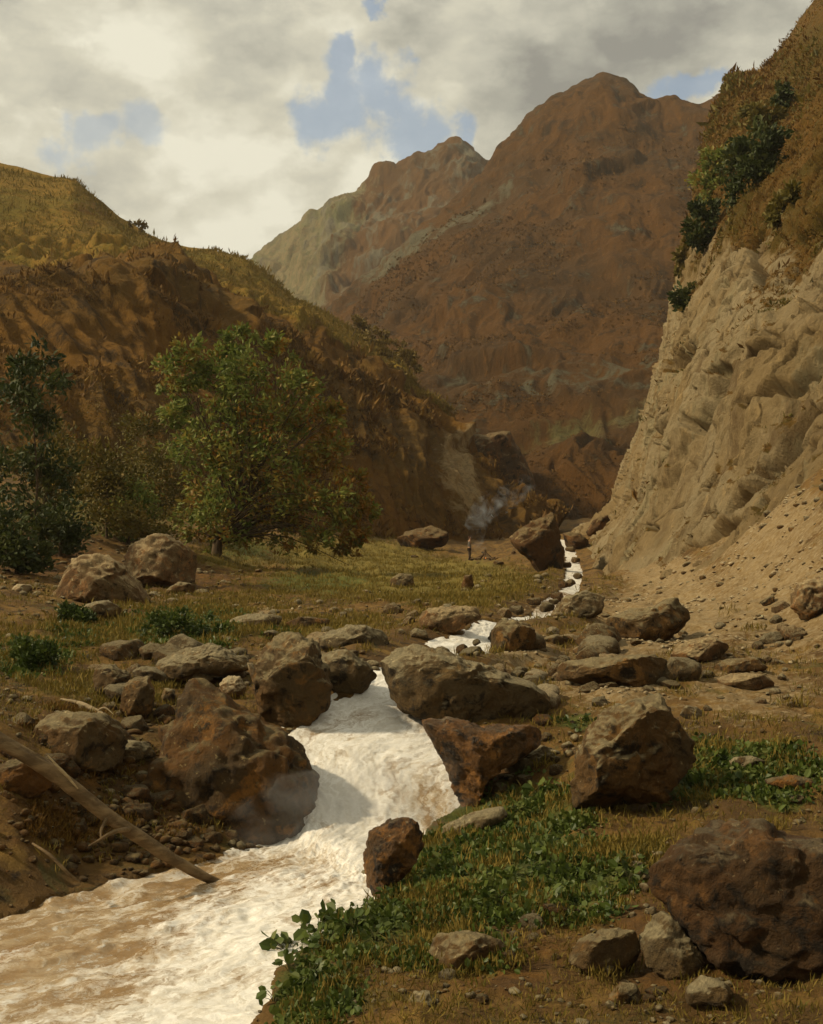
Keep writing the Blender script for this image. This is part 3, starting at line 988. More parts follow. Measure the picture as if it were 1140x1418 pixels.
GASHES = [((945, 778), (1030, 712), 15, 1.6), ((1030, 712), (1060, 696), 7, 0.9), ((998, 705), (1058, 645), 6, 0.8), ((1058, 645), (1125, 566), 9, 1.0), ((1030, 655), (1140, 570), 5, .7),
          ((958, 690), (980, 655), 5, .5), ((905, 735), (900, 715), 4, .4), ((938, 512), (962, 470), 12, 0.8), ((1040, 560), (1130, 500), 7, .6), ((960, 590), (1010, 520), 8, 0.7),
          ((985, 520), (1080, 480), 6, .6), ((1045, 340), (1060, 400), 9, .9), ((920, 560), (905, 640), 4, .4), ((1060, 640), (1135, 610), 6, .5)]


def disp_rc(V, u, v, px, py):
    q = V.copy()
    q[:, 2] = V[:, 2] * 0.8 - 0.5 * V[:, 0]
    sc = np.array((4.5, 6.0, 5.5))
    wv = np.stack([perlin(V / 3.0, k) for k in (1, 2, 3)], 1) * 0.35 + np.stack([perlin(V / 0.7, k) for k in (4, 5, 6)], 1) * 0.07
    d = facets(q / np.array((4.2, 6.0, 11.0)) + wv, 9, 0.5, 40) * 0.36
    d += facets(q / np.array((1.8, 2.6, 5.0)) + wv * 1.3, 10, 0.8, 44) * 0.18
    d += facets(q / np.array((0.8, 1.0, 1.6)) + wv * 2.2, 11, 0.9, 34) * 0.085
    bed = (V[:, 2] - 0.85 * V[:, 0]) * 0.76 / 2.4 + 0.65 * fbm(V / 5.0, 5, 0.55, 81)
    sw = bed - np.floor(bed)
    d += (sw * sstep(1 - sw, 0.0, 0.14) - 0.45) * 0.85 * sstep(perlin(V / 6.0, 83), -0.25, 0.3)
    b2 = (V[:, 2] - 0.85 * V[:, 0]) * 0.76 / 0.62 + 0.9 * fbm(V / 2.0, 3, 0.55, 82)
    s2_ = b2 - np.floor(b2)
    d += (s2_ * sstep(1 - s2_, 0.0, 0.2) - 0.45) * 0.20 * sstep(perlin(V / 2.5, 84), -0.2, 0.3)
    fl = ridged(np.stack([V[:, 0] / 1.6 + 0.3 * V[:, 1] / 1.6, V[:, 1] / 2.6, V[:, 2] / 9.0], 1) + 0.3 * wv, 4, 0.55, 19)
    d += fl * 0.12 + fbm(V / 13.0, 3, 0.5, 29) * 0.7 + fbm(V / 0.45, 4, 0.65, 39) * 0.035 - 0.15
    ck = np.abs(perlin(np.stack([V[:, 0], V[:, 1], V[:, 2] * 0.8 - 0.5 * V[:, 0]], 1) / 2.8 + wv, 85))
    d -= 0.55 * (1 - sstep(ck, 0.0, 0.035))
    ck2 = np.abs(perlin(np.stack([V[:, 0] + V[:, 2], V[:, 1], V[:, 2] * 0.25 - 0.3 * V[:, 0]], 1) / 4.5 + wv * .6, 86))
    d -= 0.9 * (1 - sstep(ck2, 0.0, 0.035)) * sstep(perlin(V / 6.0, 87), -0.1, 0.2)
    for a, b, wd, dp in GASHES:
        dd, t = seg_dist(px + 8 * perlin(V / 1.5, 50), py + 8 * perlin(V / 1.5, 51), a, b)
        d -= 1.25 * dp * (1 - sstep(dd, wd * 0.5, wd * 1.1))
    edge = 1 - 0.5 * np.exp(-((u - 0.17) / 0.05) ** 2)
    lo = sstep(v, 0.0, 0.12)
    return d * (0.3 + 0.7 * lo) * edge * (1 - 0.75 * sstep(v, 0.60, 0.72)) - 0.5 * sstep(v, 0.60, 0.72)


def at_rc(V, N, u, v, px, py):
    nn = fbm(V / 7.0, 5, 0.58, 40)
    g = sstep((375 - py) + 0.35 * (1000 - px) + 80 * nn, -60, 60)
    g = np.maximum(g, 0.6 * sstep(N[:, 2], 0.45, 0.75) * sstep(nn, 0.0, 0.3))
    pl = 0.5 * sstep(fbm(V / np.array((3, 3, 9.0)), 4, .55, 44), 0.0, 0.4) + 0.35 * np.exp(-(((px - 900) / 35) ** 2))
    return {'grass': g * 0.95, 'pale': pl * (1 - g)}


cliff, CV, CN, cu, cv, cpx, cpy = build_hill('cliff', G, disp_rc, M_CLIFF, at_rc)

# ------------------------------------------------------------------ rocks
_ico = {}


def ico(level):
    if level not in _ico:
        bm = bmesh.new()
        bmesh.ops.create_icosphere(bm, subdivisions=level, radius=1.0)
        v = np.array([x.co[:] for x in bm.verts])
        f = np.array([[x.index for x in fc.verts] for fc in bm.faces])
        bm.free()
        _ico[level] = (v, f)
    return _ico[level]


ZOOMS = {'a': (0, 700, 1.9), 'b': (540, 560, 1.9), 'c': (500, 820, 1.78), 'd': (0, 980, 1.9), 'p': (0, 0, 1.0)}


def outline_radius(pts, th):
    """radius of a star-shaped outline about its centre for each angle"""
    p = np.asarray(pts, float)
    q = np.roll(p, -1, axis=0)
    dx, dy = np.cos(th), np.sin(th)
    best = np.zeros(len(th))
    for a, b in zip(p, q):
        ex, ey = b - a
        den = dx * ey - dy * ex
        den = np.where(np.abs(den) < 1e-9, 1e-9, den)
        t = (a[0] * ey - a[1] * ex) / den
        s = (a[0] * dy - a[1] * dx) / den
        ok = (t > 0) & (s >= -1e-6) & (s <= 1 + 1e-6)
        best = np.where(ok, np.maximum(best, t), best)
    return best


def ground_hit(px, py, d0=5.0, d1=140.0):
    """first point of the valley floor along the sight line of a surveyed point"""
    dd = np.exp(np.linspace(math.log(d0), math.log(d1), 900))
    x = (px - CX) / F * dd
    z = EYE - (py - CY) / F * dd
    g = base_height(x, dd)
    k = np.where(z < g)[0]
    return float(dd[k[0]]) if len(k) else float(d1)


def rock(name, cat, label, zoom, pts, d, mat, thick=0.8, seed=1, planes=(), level=5, cuts=7, rough=1.0, group=None, sink=True, auto=True):
    zx, zy, zs = ZOOMS[zoom]
    p = np.array([(zx + a / zs, zy + b / zs) for a, b in pts])
    c = (p.min(0) + p.max(0)) / 2
    if auto:
        d2 = ground_hit(c[0], p[:, 1].max() - 0.06 * (p[:, 1].max() - p[:, 1].min()))
        if 0.6 < d2 / d < 1.5:
            d = d2
        else:
            print('ROCK depth', label, d, round(d2, 1))
    loc = P(c[0], c[1], d)
    q = (p - c) / F * d
    q[:, 1] *= -1
    tab_t = np.linspace(-math.pi, math.pi, 361)
    tab_r = outline_radius(q, tab_t)
    tab_r[tab_r <= 0] = tab_r[tab_r > 0].min()
    ker = np.array((1, 2, 3, 2, 1)) / 9.0
    tab_r = np.convolve(np.concatenate([tab_r[-3:-1], tab_r, tab_r[1:3]]), ker, 'valid')
    R = tab_r.mean()
    v, f = ico(level)
    rr = np.random.default_rng(seed)
    rho = np.hypot(v[:, 0], v[:, 2])
    th = np.arctan2(v[:, 2], v[:, 0])
    rad = np.interp(th, tab_t, tab_r)
    T = thick * R
    a = rho ** 0.72
    V = np.stack([rad * np.cos(th) * a, T * np.sign(v[:, 1]) * np.abs(v[:, 1]) ** 0.8, rad * np.sin(th) * a], 1)
    pl = [(np.array(n_) / np.linalg.norm(n_), fr) for n_, fr in planes]
    for _ in range(cuts):
        n_ = rr.normal(size=3)
        n_[1] = -abs(n_[1]) - 0.45 if rr.random() < 0.75 else abs(n_[1]) + 0.5
        n_ /= np.linalg.norm(n_)
        pl.append((n_, rr.uniform(0.62, 0.88)))
    for n_, fr in pl:
        s = V @ n_
        h = s.max() * fr
        ex = np.maximum(s - h, 0)
        V = V - n_[None, :] * (ex * 0.93)[:, None]
    nrm = V / (np.linalg.norm(V, axis=1)[:, None] + 1e-9)
    o_ = rr.random(3) * 40
    Q = V / R + o_
    f1, f2 = worley(Q * 1.7 + 0.3 * np.stack([perlin(Q * 2.0, k) for k in (1, 2, 3)], 1), seed % 7)
    dsp = fbm(Q * 1.5, 3, 0.5, seed % 5) * 0.075 + ridged(Q * np.array((3.2, 3.2, 4.6)), 5, 0.56, seed % 9) * 0.034 + np.clip(f2 - f1, 0, 0.3) * 0.16 - 0.05
    dsp += fbm(Q * 11.0, 3, 0.6, 3) * 0.012 + facets(Q * 2.6 + 0.2 * np.stack([perlin(Q * 5.0, k) for k in (7, 8, 9)], 1), 30 + seed % 5, 0.9) * 0.055
    V = V + nrm * (dsp * R * rough)[:, None]
    for ax_, ay_ in ((0, 0), (2, 1)):
        lo_, hi_ = V[:, ax_].min(), V[:, ax_].max()
        V[:, ax_] = q[:, ay_].min() + (V[:, ax_] - lo_) / (hi_ - lo_) * (q[:, ay_].max() - q[:, ay_].min())
    loc = loc + np.array((0, 0.35 * T, 0))
    V *= (d + 0.35 * T) / d
    loc[0] *= (d + 0.35 * T) / d
    loc[2] = EYE + (loc[2] - EYE) * (d + 0.35 * T) / d
    if sink:
        gz_ = min(ground_z([loc[0], loc[0]], [loc[1], loc[1] - 0.5 * T], False))
        zlow = V[:, 2].min()
        want = gz_ - loc[2] - 0.12 * R
        k = want / zlow if zlow < 0 else 1
        if k > 1:
            k = min(k, 2.5)
            V[:, 2] = np.where(V[:, 2] < 0, V[:, 2] * k, V[:, 2])
    ob = mesh(name, V, f, mat, True)
    ob.location = tuple(loc)
    tag(ob, label, cat, group)
    return ob


EXEC_ROCKS = True
LITL = ((-0.85, -0.35, 0.45), 0.72)     # a plane face turned to the light on the left
DKR = ((0.45, -0.88, -0.1), 0.6)        # a steep front face turned away from it
TOPL = ((-0.25, -0.35, 0.9), 0.7)
GB = 'large boulders of the gorge'

rock('boulder', 'boulder', 'rounded tan boulder with a rusty right side, left neighbour of the pale split-faced boulder', 'a',
     [(138, 250), (140, 205), (170, 160), (215, 130), (260, 125), (300, 145), (330, 190), (370, 215), (390, 255), (340, 268), (230, 262), (165, 265)], 27, M_TAN, 0.9, 11, [LITL, DKR], 5, 6)
rock('boulder', 'boulder', 'pale boulder below the leafy tree, one flat lit face and one dark face', 'a',
     [(318, 160), (335, 105), (380, 82), (430, 72), (470, 90), (500, 120), (514, 150), (505, 195), (460, 225), (400, 230), (350, 205)], 29, M_TAN, 1.0, 12, [((-0.55, -0.72, 0.42), 0.55), ((0.75, -0.62, 0.1), 0.5)], 5, 3)
rock('stone', 'stone', 'low flat grey stone in front of the rounded tan boulder', 'a',
     [(195, 285), (230, 258), (280, 249), (320, 255), (305, 290), (250, 304), (205, 298)], 24, M_GREY, 1.2, 13, [], 4)
rock('stone', 'stone', 'small brown stone at the right foot of the pale split-faced boulder', 'a',
     [(438, 222), (470, 200), (512, 206), (510, 235), (470, 245), (436, 238)], 26.5, M_BROWN, 1.0, 14, [], 4)
rock('rock_ledge', 'rock', 'long low mossy grey ledge between the dark green plants and the top of the fall', 'a',
     [(392, 445), (420, 405), (470, 380), (540, 362), (600, 375), (625, 392), (655, 390), (664, 425), (600, 446), (540, 440), (500, 455), (440, 475), (396, 476)], 16.4, M_GREY, 0.9, 15, [TOPL], 6, 5)
rock('boulder', 'boulder', 'high grey topped boulder with a rusty wet front, left of the waterfall crest', 'a',
     [(662, 440), (675, 395), (710, 362), (750, 338), (792, 334), (822, 355), (842, 392), (868, 430), (876, 480), (862, 540), (822, 585), (760, 600), (705, 590), (685, 545), (668, 495)], 14.3, M_BROWN, 0.8, 16,
     [((-0.5, -0.45, 0.75), 0.72), ((0.1, -0.98, -0.15), 0.62)], 6, 5)
rock('rock_slab', 'rock', 'smooth sloping grey slab running down to the left lip of the waterfall', 'a',
     [(838, 385), (870, 376), (930, 393), (978, 432), (992, 455), (965, 490), (900, 505), (860, 480)], 15.2, M_GREY, 0.9, 17, [TOPL], 5)
rock('boulder', 'boulder', 'broad flat topped grey boulder on the far bank just behind the waterfall lip', 'a',
     [(838, 350), (860, 325), (910, 314), (970, 317), (1012, 335), (1024, 365), (990, 392), (930, 402), (866, 388), (842, 370)], 18.2, M_GREY, 0.85, 18, [TOPL, DKR], 5)
rock('stone', 'stone', 'brown blocky stone with a flat top, leftmost above the big brown boulder', 'a',
     [(243, 450), (255, 417), (300, 424), (342, 450), (332, 490), (300, 512), (256, 505)], 14.6, M_BROWN, 0.9, 19, [TOPL], 5)
rock('stone', 'stone', 'squarish dark brown stone tucked left of the big brown boulder', 'a',
     [(316, 525), (325, 468), (350, 448), (392, 453), (408, 485), (403, 540), (370, 580), (325, 575)], 13.8, M_BROWN, 0.9, 20, [TOPL, DKR], 5)
rock('stone', 'stone', 'round pale speckled cobble behind the crest of the big brown boulder', 'a',
     [(578, 468), (600, 447), (632, 450), (648, 476), (642, 512), (605, 520), (582, 496)], 13.9, M_PALE, 0.9, 21, [], 5, 3)
rock('stone', 'stone', 'small grey wedge of stone lying under the long mossy ledge', 'a',
     [(496, 450), (510, 427), (540, 434), (560, 455), (545, 478), (512, 474)], 14.4, M_GREY, 0.9, 22, [], 4)
rock('stone', 'stone', 'small rounded grey cobble left of the pale edge of the big brown boulder', 'a',
     [(422, 505), (435, 479), (457, 481), (466, 510), (445, 530), (426, 526)], 13.7, M_GREY, 0.9, 23, [], 4)
rock('boulder', 'boulder', 'biggest dark brown boulder with the waterfall sweeping past its smooth right shoulder', 'p',
     [(225, 1010), (242, 966), (252, 950), (264, 941), (286, 947), (307, 963), (338, 984), (370, 1006), (402, 1029), (422, 1046), (432, 1064), (437, 1090), (441, 1130), (446, 1172), (430, 1215), (300, 1240), (200, 1200), (195, 1080)],
     11.95, M_MOSSY, 0.72, 24, [((0.35, -0.35, 0.86), 0.84), ((-0.25, -0.75, 0.6), 0.74)], 6, 3, 1.1, auto=False)
rock('rock_splinter', 'rock', 'thin pale upright splinter leaning on the grey topped boulder', 'a',
     [(652, 415), (664, 412), (690, 468), (716, 516), (722, 545), (700, 540), (676, 490)], 13.6, M_PALE, 0.8, 25, [], 4, 3, 0.6)
rock('rock_outcrop', 'rock', 'dark mossy outcrop with a pale top at the far edge of the meadow', 'b',
     [(18, 350), (60, 325), (110, 318), (152, 335), (156, 370), (90, 388), (25, 378)], 86, M_FAR, 0.9, 26, [TOPL], 5)
rock('rock_slab', 'rock', 'cluster slab of grey flat stone lying below the meadow edge', 'a',
     [(596, 305), (650, 288), (690, 284), (742, 290), (724, 318), (660, 334), (605, 326)], 21.5, M_GREY, 0.9, 27, [TOPL], 4)
rock('rock_slab', 'rock', 'dark flat stone lying between the meadow and the grey flat boulder', 'a',
     [(748, 312), (800, 292), (868, 297), (866, 325), (780, 332)], 20.6, M_DARK, 0.9, 28, [], 4)
rock('stone', 'stone', 'single dark upright stone at the front edge of the meadow', 'a',
     [(1005, 288), (1015, 262), (1035, 256), (1062, 275), (1054, 296)], 24.5, M_BROWN, 0.9, 29, [], 4)
rock('boulder', 'boulder', 'flat boulder with a pale top and dark front, left of the upper small fall', 'b',
     [(76, 585), (90, 550), (120, 534), (180, 529), (237, 534), (243, 562), (200, 584), (160, 612), (105, 612)], 19.4, M_TAN, 0.75, 30, [((-0.1, -0.3, 0.95), 0.7), ((0.15, -0.98, -0.05), 0.6)], 5)
rock('boulder', 'boulder', 'dark brown boulder on the right edge of the upper small fall', 'b',
     [(260, 650), (265, 600), (285, 567), (320, 564), (362, 580), (388, 602), (384, 645), (340, 678), (290, 696), (264, 684)], 17.7, M_BROWN, 0.9, 31, [DKR], 5)
rock('boulder', 'boulder', 'tall dark boulder at the gorge mouth, beside the highest trickle of the stream', 'b',
     [(315, 350), (345, 310), (385, 287), (420, 284), (446, 305), (456, 340), (462, 400), (455, 450), (400, 458), (370, 415), (330, 375)], 66, M_FAR, 0.9, 32, [((-0.6, -0.4, 0.7), 0.7), ((0.3, -0.95, -0.1), 0.55)], 5)
rock('rock_outcrop', 'rock', 'large crag with a grass capped top at the end of the left hill spur', 'b',
     [(178, 112), (215, 80), (250, 70), (290, 66), (325, 74), (350, 130), (372, 190), (390, 240), (384, 300), (330, 300), (270, 225), (220, 160), (185, 128)], 106, M_FAR, 0.95, 33, [((-0.1, -0.2, 0.97), 0.8), ((0.2, -0.95, 0.0), 0.6)], 5, 4)
rock('boulder', 'boulder', 'orange brown hump backed boulder at the foot of the pale cliff', 'b',
     [(566, 595), (578, 560), (640, 540), (690, 535), (720, 512), (752, 508), (787, 545), (798, 595), (772, 616), (700, 632), (640, 632), (580, 616)], 21, M_BROWN, 0.85, 34, [TOPL, DKR], 5)
rock('stone', 'stone', 'flat two tone stone just right of and below the hump backed boulder', 'b',
     [(738, 645), (790, 620), (850, 611), (893, 635), (874, 665), (800, 682), (748, 672)], 18.4, M_TAN, 0.9, 35, [TOPL, DKR], 5)
rock('rock_ledge', 'rock', 'long low broken ledge with dark hollows on the sandy right bank', 'b',
     [(443, 695), (480, 674), (560, 664), (640, 659), (685, 664), (724, 690), (748, 718), (690, 732), (600, 746), (540, 752), (478, 726)], 16.2, M_BROWN, 0.9, 36, [TOPL, DKR], 5)
rock('stone', 'stone', 'dark low stone behind the long broken ledge on the right bank', 'b',
     [(488, 660), (540, 629), (582, 634), (604, 655), (545, 672)], 17.4, M_BROWN, 0.9, 37, [], 4)
rock('stone', 'stone', 'rounded tan stone lowest of the three on the sandy bank by the right edge', 'b',
     [(862, 725), (900, 707), (970, 709), (1014, 740), (950, 758), (878, 752)], 15.8, M_TAN, 1.0, 38, [TOPL], 4)
rock('stone', 'stone', 'brown speckled stone, middle of the three on the sandy bank by the right edge', 'b',
     [(856, 692), (900, 669), (962, 664), (994, 690), (962, 716), (876, 710)], 16.8, M_BROWN, 0.9, 39, [TOPL], 4)
rock('stone', 'stone', 'pale blocky stone beside the top of the trickle under the cliff corner', 'b',
     [(456, 335), (500, 343), (524, 360), (518, 386), (468, 376)], 76, M_FAR, 0.9, 40, [TOPL], 4)
rock('stone', 'stone', 'sharp tilted stone lodged between the gorge boulder and the cliff foot', 'b',
     [(515, 335), (540, 300), (572, 290), (580, 310), (560, 345), (525, 350)], 84, M_FAR, 0.9, 41, [], 4)
rock('boulder', 'boulder', 'smooth pale grey boulder at the cliff corner beside the stream', 'b',
     [(424, 570), (445, 530), (470, 505), (520, 488), (565, 505), (560, 545), (490, 590), (432, 592)], 25.5, M_GREY, 0.9, 42, [LITL], 5, 4)
rock('stone', 'stone', 'small standing grey stone alone on the meadow below the person', 'b',
     [(188, 488), (195, 449), (216, 447), (222, 478), (202, 497)], 50, M_FAR, 0.8, 43, [], 4)
rock('stone', 'stone', 'rust stained stone on the bank right of the upper small fall', 'b',
     [(378, 620), (430, 604), (464, 625), (434, 655), (384, 655)], 18.3, M_BROWN, 0.9, 44, [], 4)
rock('stone', 'stone', 'little grey cobble at the left foot of the upper small fall', 'b',
     [(46, 610), (70, 588), (97, 594), (104, 616), (60, 624)], 18.6, M_GREY, 0.9, 45, [], 4)
rock('boulder', 'boulder', 'large sloping grey boulder that splits the stream above the main waterfall', 'c',
     [(46, 215), (60, 150), (85, 128), (130, 134), (200, 144), (280, 174), (352, 204), (422, 229), (467, 265), (462, 288), (424, 315), (370, 340), (320, 352), (270, 348), (215, 322), (160, 310), (118, 304), (78, 268), (54, 240)],
     14.4, M_GREY, 0.72, 46, [((-0.1, -0.5, 0.85), 0.72), ((0.1, -0.95, -0.3), 0.6)], 6, 5)
rock('rock_ledge', 'rock', 'rusty undercut ledge below the large sloping grey boulder, wet by the fall', 'c',
     [(150, 318), (220, 308), (300, 330), (380, 325), (448, 335), (440, 365), (400, 395), (345, 420), (305, 450), (282, 500), (256, 545), (236, 480), (195, 400)], 13.2, M_RUST, 0.9, 47, [DKR], 6, 5)
rock('stone', 'stone', 'low grey stone left of the big two faced boulder on the mossy bank', 'c',
     [(338, 418), (360, 389), (420, 376), (472, 384), (492, 412), (440, 438), (380, 450), (345, 440)], 12.6, M_GREY, 0.9, 48, [TOPL, DKR], 5)
rock('boulder', 'boulder', 'big dark fronted boulder with a grey sloping top, on the grassy right bank', 'c',
     [(516, 490), (524, 400), (560, 342), (620, 290), (692, 255), (745, 254), (762, 286), (802, 332), (820, 382), (824, 420), (800, 448), (740, 492), (690, 516), (620, 528), (560, 556), (528, 556)], 11.9, M_BROWN, 0.85, 49,
     [((-0.45, -0.35, 0.82), 0.80), ((0.25, -0.95, -0.02), 0.56), ((-0.9, -0.4, 0.0), 0.86)], 6, 4)
rock('boulder', 'boulder', 'small upright boulder standing in the white water at the grassy bank', 'c',
     [(4, 705), (8, 642), (25, 600), (60, 574), (95, 554), (131, 560), (156, 590), (157, 635), (132, 665), (100, 705), (70, 745), (38, 765), (8, 745)], 10.9, M_RUST, 0.85, 50, [((-0.3, -0.3, 0.9), 0.82), ((0.45, -0.88, 0.1), 0.6)], 6, 4)
rock('rock_slab', 'rock', 'smooth grey slab sloping from the grass into the water behind the upright boulder', 'c',
     [(150, 618), (220, 574), (290, 543), (350, 530), (362, 552), (290, 592), (200, 632)], 11.8, M_GREY, 1.1, 51, [], 5, 4)
rock('boulder', 'boulder', 'massive dark red brown boulder filling the lower right corner', 'c',
     [(712, 690), (728, 660), (790, 610), (860, 575), (940, 559), (1000, 564), (1060, 588), (1112, 598), (1220, 640), (1260, 760), (1220, 950), (1000, 960), (900, 940), (845, 905), (800, 855), (760, 770), (730, 745)], 8.5, M_DUSK, 0.75, 52,
     [((-0.15, -0.95, 0.2), 0.62), ((-0.2, -0.3, 0.93), 0.86)], 6, 5)
rock('rock_splinter', 'rock', 'long thin pale flake leaning on the massive corner boulder', 'c',
     [(742, 738), (758, 745), (800, 818), (842, 892), (858, 925), (836, 915), (796, 860), (764, 795)], 7.75, M_PALE, 0.9, 53, [], 5, 3, 0.6)
rock('boulder', 'boulder', 'grey wedge shaped rock with a pale left edge, in front of the massive corner boulder', 'c',
     [(688, 860), (710, 808), (752, 798), (792, 850), (842, 908), (874, 945), (800, 965), (740, 955), (702, 925)], 7.7, M_GREY, 0.85, 54, [((-0.8, -0.45, 0.3), 0.72), ((0.5, -0.86, 0), 0.6)], 5)
rock('rock', 'rock', 'rust brown rock with a pale rim, left of the grey wedge shaped rock', 'c',
     [(512, 905), (540, 868), (600, 844), (682, 829), (694, 862), (684, 930), (640, 962), (580, 960), (552, 925), (528, 916)], 7.75, M_BROWN, 0.9, 55, [LITL, DKR], 5)
rock('rock', 'rock', 'brown blocky rock with a pale streaked left edge, low on the grassy bank', 'c',
     [(162, 885), (180, 848), (230, 843), (330, 838), (368, 870), (374, 935), (300, 962), (220, 958), (178, 940)], 7.75, M_BROWN, 0.9, 56, [LITL, DKR], 5)
rock('stone', 'stone', 'smooth brown stone at the bottom edge under the grey wedge shaped rock', 'c',
     [(606, 1000), (640, 964), (682, 968), (696, 1004), (650, 1032)], 7.1, M_BROWN, 1.0, 57, [], 4)
rock('stone', 'stone', 'grey stone at the bottom edge below the massive corner boulder', 'c',
     [(800, 985), (840, 953), (892, 964), (926, 1005), (870, 1035), (806, 1022)], 7.1, M_GREY, 1.0, 58, [], 4)
rock('stone', 'stone', 'low stone at the bottom edge below the pale streaked brown rock', 'c',
     [(112, 1010), (130, 985), (170, 985), (190, 1015), (150, 1045), (118, 1038)], 7.0, M_GREY, 1.0, 59, [], 4)
rock('stone', 'stone', 'small grey stone just right of the top of the big dark fronted boulder', 'c',
     [(786, 305), (800, 279), (832, 284), (850, 306), (822, 322)], 12.8, M_GREY, 0.9, 60, [], 4)
rock('stone', 'stone', 'flat pale lipped stone in the green plants near the right edge', 'c',
     [(910, 418), (930, 407), (965, 404), (1005, 420), (980, 442), (926, 436)], 10.9, M_GREY, 1.1, 61, [], 4)
rock('stone', 'stone', 'dark red brown flat stone at the right edge above the massive corner boulder', 'c',
     [(996, 465), (1060, 450), (1115, 463), (1120, 482), (1060, 490)], 10.3, M_DARK, 1.1, 62, [], 4)
rock('stone', 'stone', 'dark grey rock at the left edge behind the fallen log', 'd',
     [(-20, 160), (15, 138), (60, 128), (112, 165), (138, 212), (80, 242), (0, 245)], 10.6, M_DARK, 0.9, 63, [TOPL], 5)
rock('rock_slab', 'rock', 'flat grey slab set in the brown bank, left of the biggest dark brown boulder', 'd',
     [(236, 138), (268, 106), (330, 85), (402, 94), (408, 132), (340, 152), (268, 148)], 11.9, M_GREY, 1.0, 64, [TOPL], 5)
rock('stone', 'stone', 'pale flat stone by the left edge beside the rounded tan boulder', 'a',
     [(28, 222), (50, 206), (78, 208), (84, 224), (50, 232)], 27, M_PALE, 1.0, 65, [], 4)
rock('rock', 'rock', 'dark brown rock above the fallen log near the left edge', 'p',
     [(40, 1000), (80, 985), (140, 990), (175, 1020), (160, 1060), (100, 1075), (50, 1050)], 12.4, M_BROWN, 0.9, 72, [TOPL], 5, 5)
rock('stone', 'stone', 'long brown stone on the scree close under the right end of the cliff', 'b',
     [(975, 520), (1010, 500), (1012, 520), (990, 532)], 20.5, M_BROWN, 1.0, 67, [], 4)
rock('boulder', 'boulder', 'big brown boulder cut by the right frame edge on the scree', 'b',
     [(1050, 530), (1070, 470), (1110, 455), (1170, 450), (1190, 520), (1150, 570), (1080, 560)], 18.6, M_TAN, 0.9, 68, [], 5)
rock('rock', 'rock', 'low mossy rock at the right front of the meadow', 'b',
     [(0, 462), (25, 444), (58, 448), (66, 478), (30, 490), (2, 488)], 34, M_BROWN, 1.0, 69, [TOPL], 4)
rock('stone', 'stone', 'dark stone beside the meadow edge behind the flat pale topped boulder', 'b',
     [(0, 545), (5, 520), (30, 530), (30, 556), (8, 560)], 23, M_BROWN, 1.0, 70, [], 4)

# ------------------------------------------------------------------ small loose stones: individuals copied from a few shapes
def stone_mesh(seed, mat):
    rr = np.random.default_rng(seed)
    v, f = ico(4)
    V = v * np.array((1.0, rr.uniform(0.65, 0.95), rr.uniform(0.45, 0.8)))
    for _ in range(9):
        n_ = rr.normal(size=3)
        n_ /= np.linalg.norm(n_)
        s_ = V @ n_
        V = V - n_[None] * (np.maximum(s_ - s_.max() * rr.uniform(0.62, 0.88), 0) * 0.92)[:, None]
    nn_ = V / np.linalg.norm(V, axis=1)[:, None]
    o_ = rr.random(3) * 30
    V = V + nn_ * (fbm(V * 1.6 + o_, 3, 0.5, 2) * 0.10 + ridged(V * 3.4 + o_, 4, 0.55, 3) * 0.035)[:, None]
    return V, f


def scatter_stones(n, region, size, mats, name, cat, label, group, seed):
    """region: px quad list [(px,py)...]; every stone is its own object"""
    rr = np.random.default_rng(seed)
    protos = []
    done = 0
    pr = np.array(region, float)
    while done < n:
        px = rr.uniform(pr[:, 0].min(), pr[:, 0].max())
        py = rr.uniform(pr[:, 1].min(), pr[:, 1].max())
        if not in_poly(np.array([px]), np.array([py]), region)[0]:
            continue
        d = ground_hit(px, py)
        x, y = (px - CX) / F * d, d
        if any(in_poly(np.array([x]), np.array([y]), po)[0] for po in POLYS):
            continue
        r = size * (0.45 + 1.1 * rr.random() ** 2.2) * d / F
        if len(protos) < 2 * len(mats):
            V, f = stone_mesh(seed * 31 + len(protos), None)
            o = mesh(name, V, f, mats[len(protos) % len(mats)], True)
            protos.append(o)
        else:
            o = protos[rr.integers(len(protos))].copy()
            COL.objects.link(o)
        z = ground_z(x, y)[0]
        o.location = (x, y, z + 0.12 * r)
        o.rotation_euler = (rr.uniform(-.25, .25), rr.uniform(-.25, .25), rr.uniform(0, 6.28))
        o.scale = (r, r, r)
        tag(o, label, cat, group)
        done += 1


scatter_stones(34, [(760, 900), (880, 850), (1120, 830), (1125, 1010), (980, 1000), (850, 960), (780, 985)], 14, (M_TAN, M_GREY, M_BROWN), 'stone', 'stone', 'small loose stone on the sandy scree bank right of the stream', 'loose stones on the sandy right bank', 5)
scatter_stones(22, [(700, 930), (790, 890), (930, 900), (1000, 940), (940, 1000), (800, 985)], 26, (M_TAN, M_BROWN, M_GREY), 'stone', 'stone', 'flat half buried stone on the right bank behind the big dark fronted boulder', 'half buried stones on the right bank', 25)
scatter_stones(36, [(130, 920), (420, 880), (520, 900), (470, 960), (380, 1000), (280, 950), (160, 1010)], 24, (M_GREY, M_TAN, M_BROWN), 'stone', 'stone', 'broken grey tan stone packed on the bank between the mossy ledge and the waterfall crest', 'broken stones by the waterfall crest', 26)
scatter_stones(30, [(560, 850), (700, 880), (800, 880), (860, 920), (760, 960), (780, 1010), (700, 1000)], 18, (M_GREY, M_TAN, M_PALE), 'stone', 'stone', 'pale broken stone on the right bank behind the large sloping grey boulder', 'pale broken stones on the right bank', 27)
scatter_stones(28, [(20, 1010), (160, 960), (240, 1000), (120, 1090), (20, 1110)], 18, (M_BROWN, M_DARK, M_MOSSY), 'stone', 'stone', 'brown broken stone on the left bank above the fallen log', 'brown stones above the log', 28)
